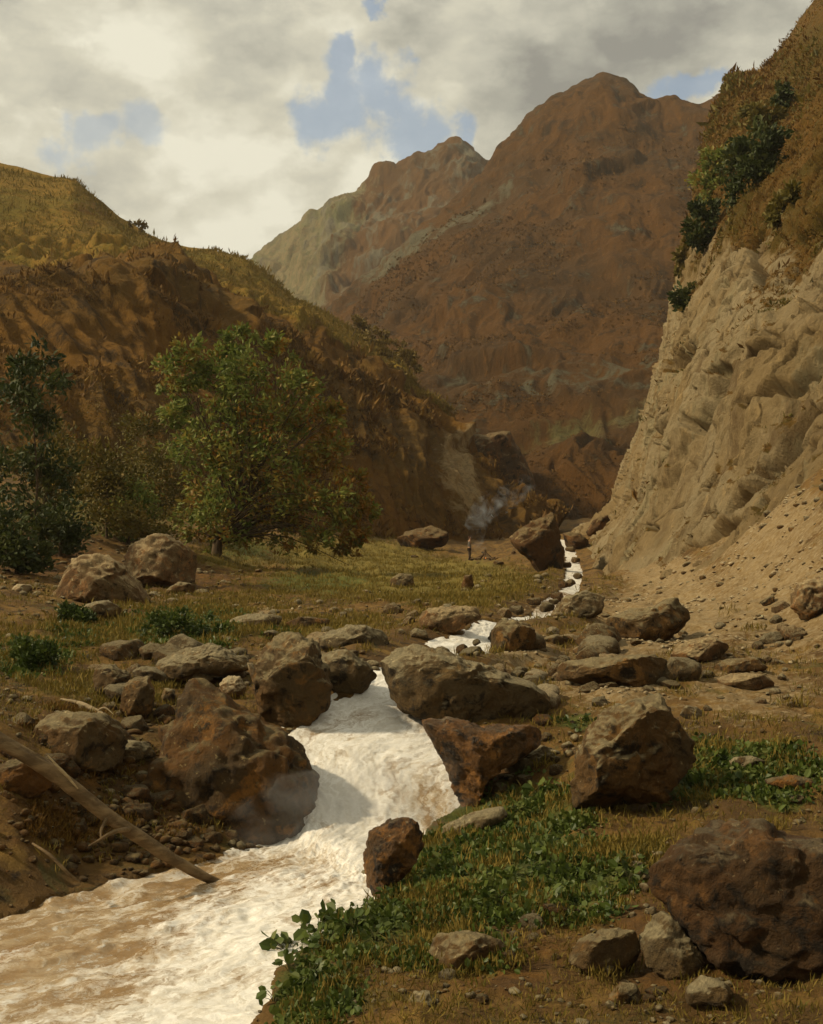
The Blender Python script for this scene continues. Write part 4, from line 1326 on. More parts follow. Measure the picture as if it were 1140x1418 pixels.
scatter_stones(26, [(40, 1130), (150, 1090), (300, 1130), (330, 1165), (160, 1200), (40, 1230)], 17, (M_MOSSY, M_BROWN, M_DARK), 'stone', 'stone', 'half buried brown stone on the steep earth bank below the biggest dark brown boulder', 'stones in the earth bank by the pool', 29)
scatter_stones(16, [(20, 950), (180, 890), (420, 880), (480, 930), (390, 1000), (300, 960), (180, 1050), (20, 1100)], 12, (M_GREY, M_BROWN, M_DARK), 'stone', 'stone', 'small loose stone on the brown bank left of the waterfall', 'loose stones on the left bank', 6)
scatter_stones(20, [(330, 850), (460, 840), (620, 835), (720, 850), (700, 865), (500, 890), (360, 885)], 11, (M_GREY, M_TAN), 'stone', 'stone', 'small pale stone between the meadow and the upper fall', 'pale stones below the meadow', 8)
scatter_stones(8, [(520, 765), (640, 770), (700, 760), (760, 770), (700, 800), (540, 790)], 6, (M_FAR,), 'stone', 'stone', 'tiny stone lying on the far meadow near the gorge', 'stones on the far meadow', 9)
scatter_stones(30, [(640, 1330), (800, 1260), (900, 1290), (1000, 1390), (620, 1400), (520, 1395)], 15, (M_BROWN, M_GREY, M_DARK), 'stone', 'stone', 'small broken stone among the brown rocks at the bottom edge', 'broken stones along the bottom edge', 10)
scatter_stones(14, [(700, 1010), (790, 990), (800, 1060), (720, 1100), (660, 1110)], 12, (M_BROWN, M_RUST), 'stone', 'stone', 'small rusty stone between the waterfall and the big dark fronted boulder', 'rusty stones by the fall', 12)
scatter_stones(12, [(960, 1040), (1120, 1030), (1125, 1120), (1000, 1110)], 10, (M_BROWN, M_GREY), 'stone', 'stone', 'small stone among the green plants at the right edge', 'stones among the right hand plants', 13)
scatter_stones(12, [(40, 800), (200, 840), (330, 830), (330, 850), (60, 860)], 9, (M_GREY, M_BROWN), 'stone', 'stone', 'small stone on the rough ground around the tan boulders', 'stones around the tan boulders', 14)


for i, (px, py, r) in enumerate([(742, 853, 11), (757, 861, 12), (772, 838, 9), (790, 815, 8), (800, 806, 7), (786, 793, 8), (797, 778, 7), (716, 867, 9), (640, 908, 10), (612, 912, 12), (768, 850, 8), (780, 826, 8), (790, 764, 6), (660, 900, 7)]):
    d = ground_hit(px, py)
    x, y = (px - CX) / F * d, d
    V, f = stone_mesh(900 + i % 5, None)
    o = mesh('stone', V, f, (M_BROWN, M_GREY, M_DARK)[i % 3])
    r = r / F * d
    o.location = (x, y, ground_z(x, y)[0] + 0.30 + 0.1 * r)
    o.scale = (r * 1.2, r, r * 1.0)
    o.rotation_euler = (0, 0, i * 1.3)
    tag(o, 'wet stone sticking out of the white upper stream', 'stone', 'stones in the upper stream')


def gravel(n, seed, weight, size, mat):
    rr = np.random.default_rng(seed)
    v, f = ico(2)
    pw = weight * (gy > 5.5) * (gy < 40) * (np.abs(gpx - 570) < 640) * (gpy < 1450)
    # equal chance per picture area keeps far stones as dense as near ones
    k = rr.choice(len(GV), n, p=pw / pw.sum())
    VV, FF = [], []
    shapes = []
    for q in range(12):
        S = v * np.array((1, rr.uniform(.6, 1), rr.uniform(.4, .7)))
        for _ in range(6):
            n_ = rr.normal(size=3)
            n_ /= np.linalg.norm(n_)
            s_ = S @ n_
            S = S - n_[None] * np.maximum(s_ - s_.max() * rr.uniform(.6, .85), 0)[:, None]
        shapes.append(S)
    for j, i in enumerate(k):
        a = rr.uniform(0, 6.28)
        r = size * (0.4 + 1.2 * rr.random() ** 2.5) * max(GV[i, 1], 6) / F
        S = shapes[j % 12]
        VV.append(np.stack([S[:, 0] * math.cos(a) - S[:, 1] * math.sin(a), S[:, 0] * math.sin(a) + S[:, 1] * math.cos(a), S[:, 2]], 1) * r + GV[i] + (rr.normal() * .02, rr.normal() * .02, 0.1 * r))
        FF.append(f + j * len(v))
    o = mesh('gravel', np.vstack(VV), np.vstack(FF), mat, True)
    tag(o, kind='stuff')


dist_edge = np.ones(len(GV))
gravel(1500, 3, np.clip(gt, 0, 1) ** 2 * sstep(fbm(GV / 1.6, 3, 0.6, 66), 0.0, 0.5), 3.4, M_PALE)
gravel(2600, 4, np.clip(gd + 0.25, 0, 1) * (gg < 0.5), 4.5, M_BROWN)
gravel(700, 6, np.exp(-(((gpx - 190) / 150) ** 2 + ((gpy - 1130) / 70) ** 2)) * (dist_edge > 0.1), 9.0, M_MOSSY)
gravel(900, 5, np.clip(gd + 0.3, 0, 1) * (gg < 0.5) * sstep(fbm(GV / 1.2, 3, 0.6, 67), 0.0, 0.4), 8.0, M_GREY)

# ------------------------------------------------------------------ foliage
def leaf_arrays(cen, size, seed, aspect=0.5, up=0.35, tint=None, droop=0.0, out=None, broad=False):
    """one leaf per centre: a folded blade, random aim biased by out/up"""
    rr = np.random.default_rng(seed)
    n = len(cen)
    ax = rr.normal(size=(n, 3))
    if out is not None:
        ax = ax * 0.75 + out
    ax[:, 2] += up
    ax /= np.linalg.norm(ax, axis=1)[:, None]
    sd = np.cross(ax, rr.normal(size=(n, 3)))
    sd /= np.linalg.norm(sd, axis=1)[:, None] + 1e-9
    nr = np.cross(ax, sd)
    L = (np.asarray(size) * rr.uniform(0.6, 1.3, n))[:, None]
    Wd = L * aspect
    if broad:
        pts = [cen, cen + ax * L * .25 + sd * Wd * .42 + nr * L * .06, cen + ax * L * .7 + sd * Wd * .46 + nr * L * .06, cen + ax * L - nr * L * .06,
               cen + ax * L * .7 - sd * Wd * .46 + nr * L * .06, cen + ax * L * .25 - sd * Wd * .42 + nr * L * .06]
        V = np.stack(pts, 1).reshape(-1, 3)
        b = np.arange(n)[:, None] * 6
        Fc = np.concatenate([b + [[0, 1, 2, 3]], b + [[0, 3, 4, 5]]])
        k = 6
    else:
        V = np.stack([cen, cen + ax * L * .5 + sd * Wd * .5 + nr * L * .08, cen + ax * L, cen + ax * L * .5 - sd * Wd * .5 + nr * L * .08], 1).reshape(-1, 3)
        Fc = np.arange(n)[:, None] * 4 + np.array([[0, 1, 2, 3]])
        k = 4
    t = rr.random(n) if tint is None else np.clip(tint + rr.normal(size=n) * 0.16, 0, 1)
    return V, Fc, np.repeat(t, k)


M_LEAF = leaf_mat('tree_leaves', [(0.085, 0.120, 0.018), (0.150, 0.185, 0.030), (0.22, 0.25, 0.055), (0.28, 0.20, 0.034), (0.28, 0.12, 0.016)], 0.6, 0.35)
M_LEAF_D = leaf_mat('dark_leaves', [(0.022, 0.034, 0.008), (0.040, 0.056, 0.012), (0.070, 0.084, 0.018), (0.100, 0.100, 0.022)])
M_LEAF_Y = leaf_mat('olive_leaves', [(0.075, 0.066, 0.012), (0.125, 0.102, 0.018), (0.165, 0.130, 0.024), (0.19, 0.120, 0.022)])
M_LEAF_G = leaf_mat('golden_leaves', [(0.10, 0.060, 0.012), (0.16, 0.105, 0.018), (0.20, 0.14, 0.026), (0.13, 0.085, 0.018)])
M_PLANT = leaf_mat('low_plant_leaves', [(0.030, 0.050, 0.010), (0.055, 0.084, 0.014), (0.095, 0.125, 0.022), (0.15, 0.165, 0.038)], 0.45)
M_SCRUB = leaf_mat('dry_scrub', [(0.070, 0.034, 0.006), (0.130, 0.064, 0.009), (0.175, 0.090, 0.014), (0.20, 0.120, 0.022)], 0.8, 0.15)
M_GRASS = leaf_mat('dry_grass', [(0.095, 0.078, 0.012), (0.165, 0.120, 0.018), (0.24, 0.165, 0.030), (0.105, 0.095, 0.015)], 0.8, 0.2)
M_HGRASS = leaf_mat('hill_grass', [(0.13, 0.095, 0.014), (0.19, 0.13, 0.018), (0.23, 0.15, 0.024), (0.11, 0.095, 0.016)], 0.8, 0.2)


def tree(name, cat, label, base, blobs, mat, leaf, n, seed, group=None, trunk_r=0.0, aspect=0.5, depth=0.8, tint0=0.4, low=0.0, autumn=0.0):
    """base: 3-D foot; blobs: (offset in m x, y, z, radius m) of the leaf masses"""
    rr = np.random.default_rng(seed)
    root = empty(name, base)
    tag(root, label, cat, group)
    B = np.array(blobs, float)
    vol = B[:, 3] ** 1.6
    cnt = np.maximum(6, (n * vol / vol.sum())).astype(int)
    C, T, O, parts = [], [], [], []
    top = B[:, :3].mean(0)
    trunk_path = smooth_path([(0, 0, -0.4), (top[0] * .10 - .03 * top[2], 0, top[2] * .2), (top[0] * .45 + .03 * top[2], 0, top[2] * .6), (top[0] * .9, 0, top[2] * 1.25)], 40)
    for (bx, by, bz, br), k in zip(B, cnt):
        sub = max(4, int(k / 45))
        d_ = rr.normal(size=(sub, 3))
        d_ /= np.linalg.norm(d_, axis=1)[:, None]
        sc = np.array((bx, by, bz)) + d_ * br * (rr.random((sub, 1)) ** 0.5) * np.array((1, depth, 0.9))
        w_ = rr.integers(0, sub, k)
        off = rr.normal(size=(k, 3)) * br * 0.20
        C.append(sc[w_] + off)
        O.append(d_[w_] * 0.9)
        T.append(tint0 + autumn * sstep(bx / (B[:, 0].max() + 1e-6) - 0.6 * bz / B[:, 2].max(), -0.4, 0.6) + rr.normal(size=sub)[w_] * 0.22)
        if trunk_r:
            for q in range(2 if n > 5000 else 1):
                e = sc[q]
                f0 = np.clip(0.24 + 0.5 * (e[2] / (B[:, 2].max() + 1e-6)), 0.27, 0.75)
                st = trunk_path[int(f0 * 39)]
                mid = st + (e - st) * 0.5 + np.array((0, 0, 0.18 * abs(e[0] - st[0]))) + rr.normal(size=3) * 0.05 * np.linalg.norm(e - st)
                parts.append(tube(smooth_path([st, mid, e], 8), np.linspace(trunk_r * 0.24 * (1.1 - f0), trunk_r * 0.05, 8), 5, False))
    C = np.vstack(C)
    V, Fc, t = leaf_arrays(C, leaf, seed + 1, aspect, 0.3, np.concatenate(T), out=np.vstack(O))
    keep = V[:, 2].reshape(-1, 4).min(1) > low
    V = V.reshape(-1, 4, 3)[keep].reshape(-1, 3)
    t = t.reshape(-1, 4)[keep].ravel()
    cr = mesh('crown', V, np.arange(len(V)).reshape(-1, 4), mat, False, {'tint': t})
    child(cr, root)
    if trunk_r:
        parts.append(tube(trunk_path, np.linspace(trunk_r * 1.15, trunk_r * 0.15, 40), 9, False, 0.03))
        Vt, Ft = merge(parts)
        child(mesh('trunk', Vt, Ft, M_BARK), root)
    return root


def px_blobs(bl, d, base, spread=1.0, seed=0):
    rr = np.random.default_rng(seed)
    r_ = []
    for px, py, r in bl:
        rm = r / F * d
        p = P(px, py, d) - base
        r_.append((p[0], rr.uniform(-.8, .8) * rm * spread, p[2], rm))
    return r_


def on_ground(px, py):
    d = ground_hit(px, py)
    b = P(px, py, d)
    b[2] = ground_z(b[0], b[1])[0]
    return b, d


# the leafy tree on the left
b_, d_ = on_ground(300, 776)
TREE = [(255, 488, 26), (238, 515, 34), (228, 540, 22), (262, 520, 28), (328, 462, 20), (322, 480, 26), (370, 476, 26), (385, 495, 22), (300, 515, 44), (350, 520, 48), (395, 535, 42), (240, 565, 36), (310, 570, 55), (370, 580, 60),
        (430, 575, 42), (455, 562, 18), (462, 580, 15), (490, 740, 22), (465, 755, 22), (505, 700, 20), (440, 750, 26), (482, 670, 24), (275, 615, 48), (335, 640, 60), (400, 630, 55), (445, 625, 36), (452, 650, 26), (285, 665, 40), (300, 705, 48), (360, 690, 55), (420, 690, 50), (460, 690, 38),
        (492, 698, 26), (500, 718, 20), (470, 730, 30), (486, 760, 18), (480, 778, 12), (330, 735, 36), (390, 738, 34), (430, 735, 24), (270, 725, 34), (285, 750, 22)]
tree('leafy_tree', 'tree', 'big leafy green tree with some rusty leaves, standing behind the pale boulder', b_, px_blobs([(x_ + 4, y_, r_ * 0.84) for x_, y_, r_ in TREE], d_, b_, 1.2, 3), M_LEAF, 0.23, 17000, 21, None, 0.20, 0.45, 0.9, 0.42, 0.0, 0.42)
b_, d_ = on_ground(48, 790)
tree('leafy_tree', 'tree', 'tall soft dark green tree cut by the left frame edge', b_, px_blobs([(55, 490, 26), (30, 505, 28), (70, 515, 26), (48, 540, 40), (20, 560, 40), (70, 575, 30), (45, 610, 45), (10, 640, 45), (60, 650, 36), (40, 690, 45), (10, 720, 40), (60, 730, 30)], d_, b_, 1.1, 4),
     M_LEAF_D, 0.19, 3600, 22, None, 0.06, 0.45, 0.9, 0.4)
SHR = [('olive brown bush against the foot of the hill, upper left of the rounded olive shrub', (60, 735), [(40, 640, 36), (75, 625, 34), (95, 650, 34), (60, 670, 36)], M_LEAF_Y, 2200, .2),
       ('dull green bush between the two olive shrubs', (180, 752), [(178, 680, 30), (195, 710, 30), (165, 735, 24)], M_LEAF, 1700, .25),
       ('low dark bush by the left edge above the rounded tan boulder', (25, 800), [(20, 760, 34), (45, 775, 28), (5, 735, 36)], M_LEAF_D, 2000, .5),
       ('rounded olive shrub between the tall left edge tree and the big leafy tree', (150, 745), [(140, 640, 38), (165, 665, 42), (120, 690, 40), (160, 715, 36)], M_LEAF_Y, 3000, .45),
       ('tall olive shrub touching the left side of the big leafy tree', (215, 735), [(200, 600, 30), (220, 640, 40), (195, 670, 38), (225, 700, 36)], M_LEAF_Y, 3000, .35),
       ('dark low shrub at the foot of the tall left edge tree', (85, 775), [(80, 720, 34), (100, 745, 30), (60, 755, 28)], M_LEAF_D, 2000, .5),
       ('yellowish low bush behind the two tan boulders', (205, 765), [(190, 725, 30), (225, 735, 30), (205, 750, 24)], M_LEAF_Y, 1800, .55),
       ('brownish bush against the hillside above the olive shrubs', (150, 700), [(120, 585, 34), (150, 600, 36), (110, 620, 34)], M_LEAF_G, 2000, .1),
       ('dark brown bush left of the crown of the big leafy tree', (250, 715), [(245, 610, 26), (255, 645, 30), (250, 690, 26)], M_LEAF_Y, 1500, .1)]
for i, (lb, bp, bl, mt, n_, t0) in enumerate(SHR):
    b_, d_ = on_ground(*bp)
    tree('shrub', 'shrub', lb, b_, px_blobs(bl, d_, b_, 1.2, 30 + i), mt, 0.16, int(n_ * 1.25), 40 + i, 'shrubs under the left hill', 0.06, 0.5, 0.9, t0)


def at_surface(V, px_, py_, px, py, sel):
    k = np.where(sel)[0]
    j = k[np.argmin((px_[k] - px) ** 2 + (py_[k] - py) ** 2)]
    return V[j]


# shrubs rooted on the upper cliff
CLSH = [('big dark round bush high on the cliff, largest of the cliff bushes', [(1030, 215, 26), (1055, 200, 30), (1050, 235, 34), (1075, 225, 22), (1040, 262, 26), (1060, 270, 18)], (1050, 265), M_LEAF_D, 3200),
        ('green bush on the left brow of the cliff, below the notch', [(1000, 215, 20), (990, 240, 24), (1010, 255, 20), (985, 265, 18)], (995, 275), M_LEAF, 2200),
        ('long dark bush hanging below the brow bush on the cliff', [(985, 290, 20), (975, 310, 20), (990, 330, 16), (965, 330, 14)], (985, 335), M_LEAF_D, 1700),
        ('small dark bush above the pale top of the rock wall', [(955, 405, 16), (962, 420, 14)], (958, 425), M_LEAF_D, 800),
        ('small round bush under the top right edge of the cliff', [(1095, 118, 12), (1088, 130, 10)], (1093, 135), M_LEAF_D, 600),
        ('olive bush between the crest notch and the big dark cliff bush', [(1050, 155, 16), (1065, 172, 18), (1075, 150, 12)], (1060, 182), M_LEAF_Y, 1200),
        ('ragged olive bush at the far right above the rock wall', [(1090, 285, 18), (1105, 265, 18), (1110, 300, 14)], (1100, 310), M_LEAF_Y, 1200),
        ('pale olive bush on the lower left brow of the cliff', [(950, 350, 12), (958, 335, 12), (945, 375, 10)], (955, 375), M_LEAF_Y, 900)]
for i, (lb, bl, bp, mt, n_) in enumerate(CLSH):
    q = at_surface(CV, cpx, cpy, bp[0], bp[1], (cu > 0.12) & (cv < 0.8))
    tree('shrub', 'shrub', lb, q, px_blobs(bl, q[1] - 0.8, q, 0.8, 60 + i), mt, 0.34, n_, 70 + i, 'bushes on the cliff', 0.08, 0.55, 0.9, 0.45, -9)
# golden bushes along the falling spur of the left hill
GOLD = [('golden bush highest on the falling spur', (492, 455), [(492, 445, 10), (500, 452, 10)]), ('golden bush second down the spur, rounded', (520, 478), [(515, 464, 11), (528, 466, 11)]),
        ('broad golden bush in the middle of the spur', (545, 496), [(540, 480, 13), (556, 482, 12)]), ('golden bush lowest on the spur above the drop', (570, 512), [(566, 494, 12), (575, 505, 10)]),
        ('small golden bush below the broad one on the spur', (548, 520), [(545, 510, 10), (555, 514, 9)])]
for i, (lb, bp, bl) in enumerate(GOLD):
    q = at_surface(HV, hpx, hpy, bp[0], bp[1], (hv > 0.4) & (hv < 0.78))
    tree('shrub', 'shrub', lb, q, px_blobs(bl, q[1] - 0.6, q, 0.8, 80 + i), M_LEAF_G, 0.40, 650, 90 + i, 'golden bushes on the spur', 0.08, 0.6, 0.9, 0.5, -9)
q = at_surface(HV, hpx, hpy, 196, 316, (hv > 0.7) & (hv < 0.8))
tree('shrub', 'shrub', 'lone tiny bush on the skyline of the left hill', q, px_blobs([(190, 312, 6), (202, 316, 8), (180, 312, 4)], q[1], q, 0.8, 97), M_LEAF_G, 0.45, 260, 98, None, 0.08, 0.6, 0.9, 0.2, -9)


def tufts(name, pts, nrm, per, size, mat, seed, aspect=0.22, up=1.2, tint=None):
    rr = np.random.default_rng(seed)
    cen = np.repeat(pts, per, 0) + rr.normal(size=(len(pts) * per, 3)) * np.repeat(size, per)[:, None] * np.array((.45, .45, .12))
    t = np.repeat(rr.random(len(pts)) if tint is None else tint, per)
    V, Fc, tt = leaf_arrays(cen, np.repeat(size, per), seed + 1, aspect, up, t, out=np.repeat(nrm, per, 0) * 0.6)
    o = mesh(name, V, Fc, mat, False, {'tint': tt})
    return tag(o, kind='stuff')


def pick(V, w, n, seed):
    rr = np.random.default_rng(seed)
    return rr.choice(len(V), n, p=w / w.sum())


vis = (hpx > -60) & (hpx < 900)
ga = at_lh(HV, HN, hu, hv, hpx, hpy)['grass']
HNu = HN * np.sign(HN[:, 2:3] + 1e-6)
k = pick(HV, vis * (hv < 0.66) * (ga < 0.5) * (hv > 0.02) * (1 - 0.85 * sstep(hv, 0.33, 0.42)) * (at_lh(HV, HN, hu, hv, hpx, hpy)['pale'] < 0.2) * sstep(fbm(HV / 6.0, 4, 0.6, 88), -0.25, 0.4) ** 2, 8000, 1)
tufts('bracken', HV[k], HNu[k], 5, HV[k][:, 1] * 0.0026 * np.exp(rng.normal(size=len(k)) * .5), M_SCRUB, 2, 0.36)
k = pick(HV, vis * (hv < 0.79) * (ga > 0.35), 14000, 3)
tufts('hill_grass', HV[k], HNu[k], 5, HV[k][:, 1] * 0.0020 * np.exp(rng.normal(size=len(k)) * .4), M_HGRASS, 4, 0.22)
k = pick(MV, ((mpx > 300) & (mpx < 1050) & (mv < 0.64)) * sstep(fbm(MV / 26.0, 4, 0.6, 89), -0.3, 0.5) * (mpy < 740), 12000, 21)
tufts('heather', MV[k], MN[k] * np.sign(MN[k][:, 2:3] + 1e-6), 6, MV[k][:, 1] * 0.0012 * np.exp(rng.normal(size=len(k)) * .35), M_SCRUB, 22, 0.55, 0.6, tint=rng.random(len(k)) * 0.5)
CNu = CN * np.sign(-CN[:, 1:2] + 1e-6)
cg = at_rc(CV, CN, cu, cv, cpx, cpy)['grass']
k = pick(CV, (cpx < 1200) * (cu > 0.1) * (cv < 0.88) * (cg > 0.5), 15000, 5)
tufts('cliff_grass', CV[k], CNu[k], 5, CV[k][:, 1] * 0.0016 * np.exp(rng.normal(size=len(k)) * .5), M_SCRUB, 6, 0.30, 0.8)
k = pick(CV, (cpx < 1200) * (cu > 0.1) * (cv < 0.82) * (cg > 0.5) * (fbm(CV / 6.0, 3, .5, 77) > 0.05), 5000, 7)
tufts('cliff_herbs', CV[k], CNu[k], 5, CV[k][:, 1] * 0.0019 * np.exp(rng.normal(size=len(k)) * .5), M_LEAF_Y, 8, 0.36, 0.8)

# grass of the meadow and cover of the near banks
gvis = (gpx > -40) & (gpx < 1180) & (gpy < 1440) & (gy > 5.5)
area = np.ones(len(GV))
dist_w = np.full(len(GV), 9.0)
for i in np.where(gvis & (gy < 92) & (gy > 5))[0]:
    dist_w[i] = _kd.find((GV[i, 0], GV[i, 1], 0))[2]
dry = dist_w > 0.22
n5 = perlin(GV / np.array((0.9, 0.9, 0.9)), 91)
NUP = np.tile((0.0, 0.0, 1.0), (len(GV), 1))
w_ = gvis * dry * (gs + 0.6 * gg * (gpy < 830) > 0.35 + 0.3 * n5) * (gy < 110)
w_ = w_ * (np.hypot(gpx - 668, (gpy - 772) * 2.5) > 34)
k = pick(GV, w_.astype(float), 20000, 11)
tufts('meadow_grass', GV[k], NUP[k], 5, (0.05 + GV[k][:, 1] * 0.0018) * rng.uniform(.5, 1.4, len(k)), M_GRASS, 12, 0.13, 1.6)
w_ = gvis * dry * (gg > 0.30 + 0.35 * n5) * (gpy > 840)
w_ = w_ * sstep(fbm(GV / 0.45, 3, 0.6, 93), -0.45, 0.25)
k = pick(GV, w_.astype(float), 13000, 13)
V, Fc, tt = leaf_arrays(np.repeat(GV[k], 3, 0) + np.random.default_rng(5).normal(size=(len(k) * 3, 3)) * (0.05, 0.05, 0.015) + (0, 0, 0.015), np.repeat((0.022 + np.minimum(GV[k][:, 1], 14) * 0.0022) * np.exp(np.clip(rng.normal(size=len(k)) * .28, -.6, .45)), 3), 14, 0.7, 0.5,
                        np.repeat(0.5 + 0.5 * perlin(GV[k] / 0.35, 92), 3), broad=True)
tag(mesh('ground_cover', V, Fc, M_PLANT, False, {'tint': tt}), kind='stuff')
w_ = gvis * dry * (gg > 0.18 + 0.35 * n5) * (gpy > 840)
k = pick(GV, w_.astype(float) * sstep(fbm(GV / 0.5, 3, 0.6, 94), -0.1, 0.4), 5000, 15)
tufts('bank_grass', GV[k], NUP[k], 5, (0.04 + GV[k][:, 1] * 0.0042) * rng.uniform(.5, 1.4, len(k)), M_GRASS, 16, 0.10, 1.4, tint=rng.random(len(k)) * 0.5 + 0.4)
w_ = gvis * dry * (gt < 0.5) * (gg < 0.4) * (gpy > 800) * (n5 > -0.1)
k = pick(GV, w_.astype(float), 12000, 17)
tufts('dead_grass', GV[k], NUP[k], 4, (0.03 + GV[k][:, 1] * 0.0030) * rng.uniform(.4, 1.4, len(k)), M_GRASS, 18, 0.12, 1.0)


w_ = gvis * dry * (gd > 0.45) * (gpx < 460) * (gpy > 930) * (sstep(fbm(GV / 0.6, 3, 0.6, 95), -0.1, 0.4))
k = pick(GV, w_.astype(float), 2600, 19)
tufts('bank_grass', GV[k], NUP[k], 5, (0.03 + GV[k][:, 1] * 0.0030) * rng.uniform(.4, 1.4, len(k)), M_SCRUB, 20, 0.12, 0.8)


def leafy_plant(px, py, hpx_, n, label, seed, mat=M_PLANT, group=None):
    b, d = on_ground(px, py)
    rr = np.random.default_rng(seed)
    root = empty('leafy_plant', b)
    tag(root, label, 'plant', group)
    h = hpx_ / F * d
    ang = rr.uniform(0, 6.28, n)
    rad = rr.random(n) ** 0.6 * h * 0.75
    cen = np.stack([np.cos(ang) * rad, np.sin(ang) * rad, h * (0.15 + 0.6 * rr.random(n))], 1)
    out = np.stack([np.cos(ang), np.sin(ang), 0.2 + 0 * ang], 1)
    V, Fc, t = leaf_arrays(cen, h * 0.56, seed, 0.75, 0.15, 0.55 + 0.2 * rr.normal(size=n), out=out * 1.3, broad=True)
    child(mesh('leaves', V, Fc, mat, False, {'tint': t}), root)
    st = [tube(smooth_path([(0, 0, -0.03), c * (0.4, 0.4, 0.6), c], 5), np.linspace(h * .02, h * .012, 5), 4, False) for c in cen]
    Vs, Fs = merge(st)
    child(mesh('stems', Vs, Fs, M_PLANTSTEM), root)


M_PLANTSTEM = plain_mat('plant_stem', (0.045, 0.055, 0.015), (0.09, 0.075, 0.025), 20, 0.7)
for i, (px, py, h, n, lb) in enumerate([
        (398, 1318, 34, 26, 'broad leaved green plant leaning over the water, leftmost on the grassy bank'), (440, 1296, 32, 24, 'broad leaved plant on the bank rim just above the leftmost one'),
        (470, 1284, 28, 20, 'broad leaved plant highest on the bank rim beside the water'), (402, 1352, 26, 18, 'small leafy plant at the water line under the leftmost broad leaved one'),
        (380, 1392, 26, 18, 'leafy plant in the corner where bank and water meet the bottom edge'), (455, 1330, 26, 22, 'leafy clump inside the grass behind the rim plants'),
        (520, 1330, 24, 22, 'dark leafy clump in the middle of the low grassy bank'), (490, 1310, 26, 22, 'leafy clump between the rim plants and the dark middle clump'), (430, 1375, 26, 22, 'leafy clump at the bottom edge right of the corner plant'),
        (545, 1262, 22, 20, 'leafy clump below the small upright boulder in the water'), (620, 1215, 22, 22, 'leafy clump on the green slope right of the small upright boulder'),
        (690, 1275, 26, 26, 'dark leafy clump above the brown blocky rock'),
        (760, 1262, 26, 26, 'dark leafy clump left of the massive corner boulder'), (870, 1225, 26, 22, 'leafy clump touching the left shoulder of the massive corner boulder'),
        (735, 1195, 22, 20, 'small leafy clump in the middle of the green slope'), (745, 1100, 24, 22, 'bright leafy clump left of the big dark fronted boulder'),
        (1030, 1090, 24, 22, 'leafy clump right of the big dark fronted boulder'), (985, 1060, 20, 18, 'low leafy clump behind the right corner of the big dark fronted boulder'),
        (800, 1012, 16, 16, 'little green clump on the gravel between the two large boulders'), (915, 1110, 18, 16, 'small leafy clump at the foot of the big dark fronted boulder')]):
    leafy_plant(px, py, h, n, lb, 200 + i, M_PLANT, 'leafy plants on the right bank')
for i, (px, py, bl, lb) in enumerate([((45), 935, [(35, 905, 20), (62, 908, 20), (45, 922, 18)], 'dark green low bush by the left edge, below the tan boulders'),
                                      (250, 888, [(215, 862, 20), (245, 860, 24), (275, 868, 22), (300, 876, 14)], 'dark green spreading bush behind the mossy grey ledge'),
                                      (110, 868, [(95, 852, 14), (118, 856, 14)], 'little green bush between the tan boulder and the spreading bush')]):
    b_, d_ = on_ground(px, py)
    tree('low_bush', 'bush', lb, b_, px_blobs(bl, d_, b_, 1.4, 300 + i), M_PLANT, 0.07, 1900, 310 + i, 'low green bushes on the left bank', 0.015, 0.6, 1.3, 0.3)

# ------------------------------------------------------------------ fallen log, driftwood
def wood(name, cat, label, pts, rads, mat, seed, sides=16, extra=()):
    P3 = np.array([P(*p) for p in pts])
    base = P3.mean(0)
    root = empty(name, base)
    tag(root, label, cat)
    pth = smooth_path(P3 - base, 140)
    pth = pth + 0.25 * np.mean(rads) * np.stack([fbm(np.stack([pth[:, 0] * 1.6, 0 * pth[:, 0] + k_, 0 * pth[:, 0]], 1), 3, 0.6, seed) for k_ in (1, 5, 9)], 1)
    rr = np.interp(np.linspace(0, 1, 140), np.linspace(0, 1, len(rads)), rads)
    V, Fc = tube(pth, rr, sides, True)
    ln = np.linspace(0, 1, len(V))
    ang_ = np.tile(np.linspace(0, 2 * math.pi, sides, endpoint=False), 140)
    al_ = np.repeat(np.linspace(0, np.linalg.norm(np.diff(pth, axis=0), axis=1).sum(), 140), sides)
    rg = ridged(np.stack([np.cos(ang_) * 2.2, np.sin(ang_) * 2.2, al_ * 1.6], 1), 4, 0.6, seed) * 0.17 + fbm(np.stack([np.cos(ang_) * .8, np.sin(ang_) * .8, al_ * 2.5], 1), 3, 0.5, seed + 1) * 0.16
    cen_ = np.repeat(pth, sides, 0)
    V[:140 * sides] = cen_ + (V[:140 * sides] - cen_) * (1 + rg)[:, None]
    child(mesh('trunk', V, Fc, mat), root)
    for nm, p2, r2, m2 in extra:
        q3 = np.array([P(*p) for p in p2]) - base
        V, Fc = tube(smooth_path(q3, 16), np.interp(np.linspace(0, 1, 16), np.linspace(0, 1, len(r2)), r2), 8, True)
        V = V + (fbm(V / 0.12, 3, 0.6, seed + 3) * np.mean(r2) * 0.3)[:, None]
        child(mesh(nm, V, Fc, m2), root)


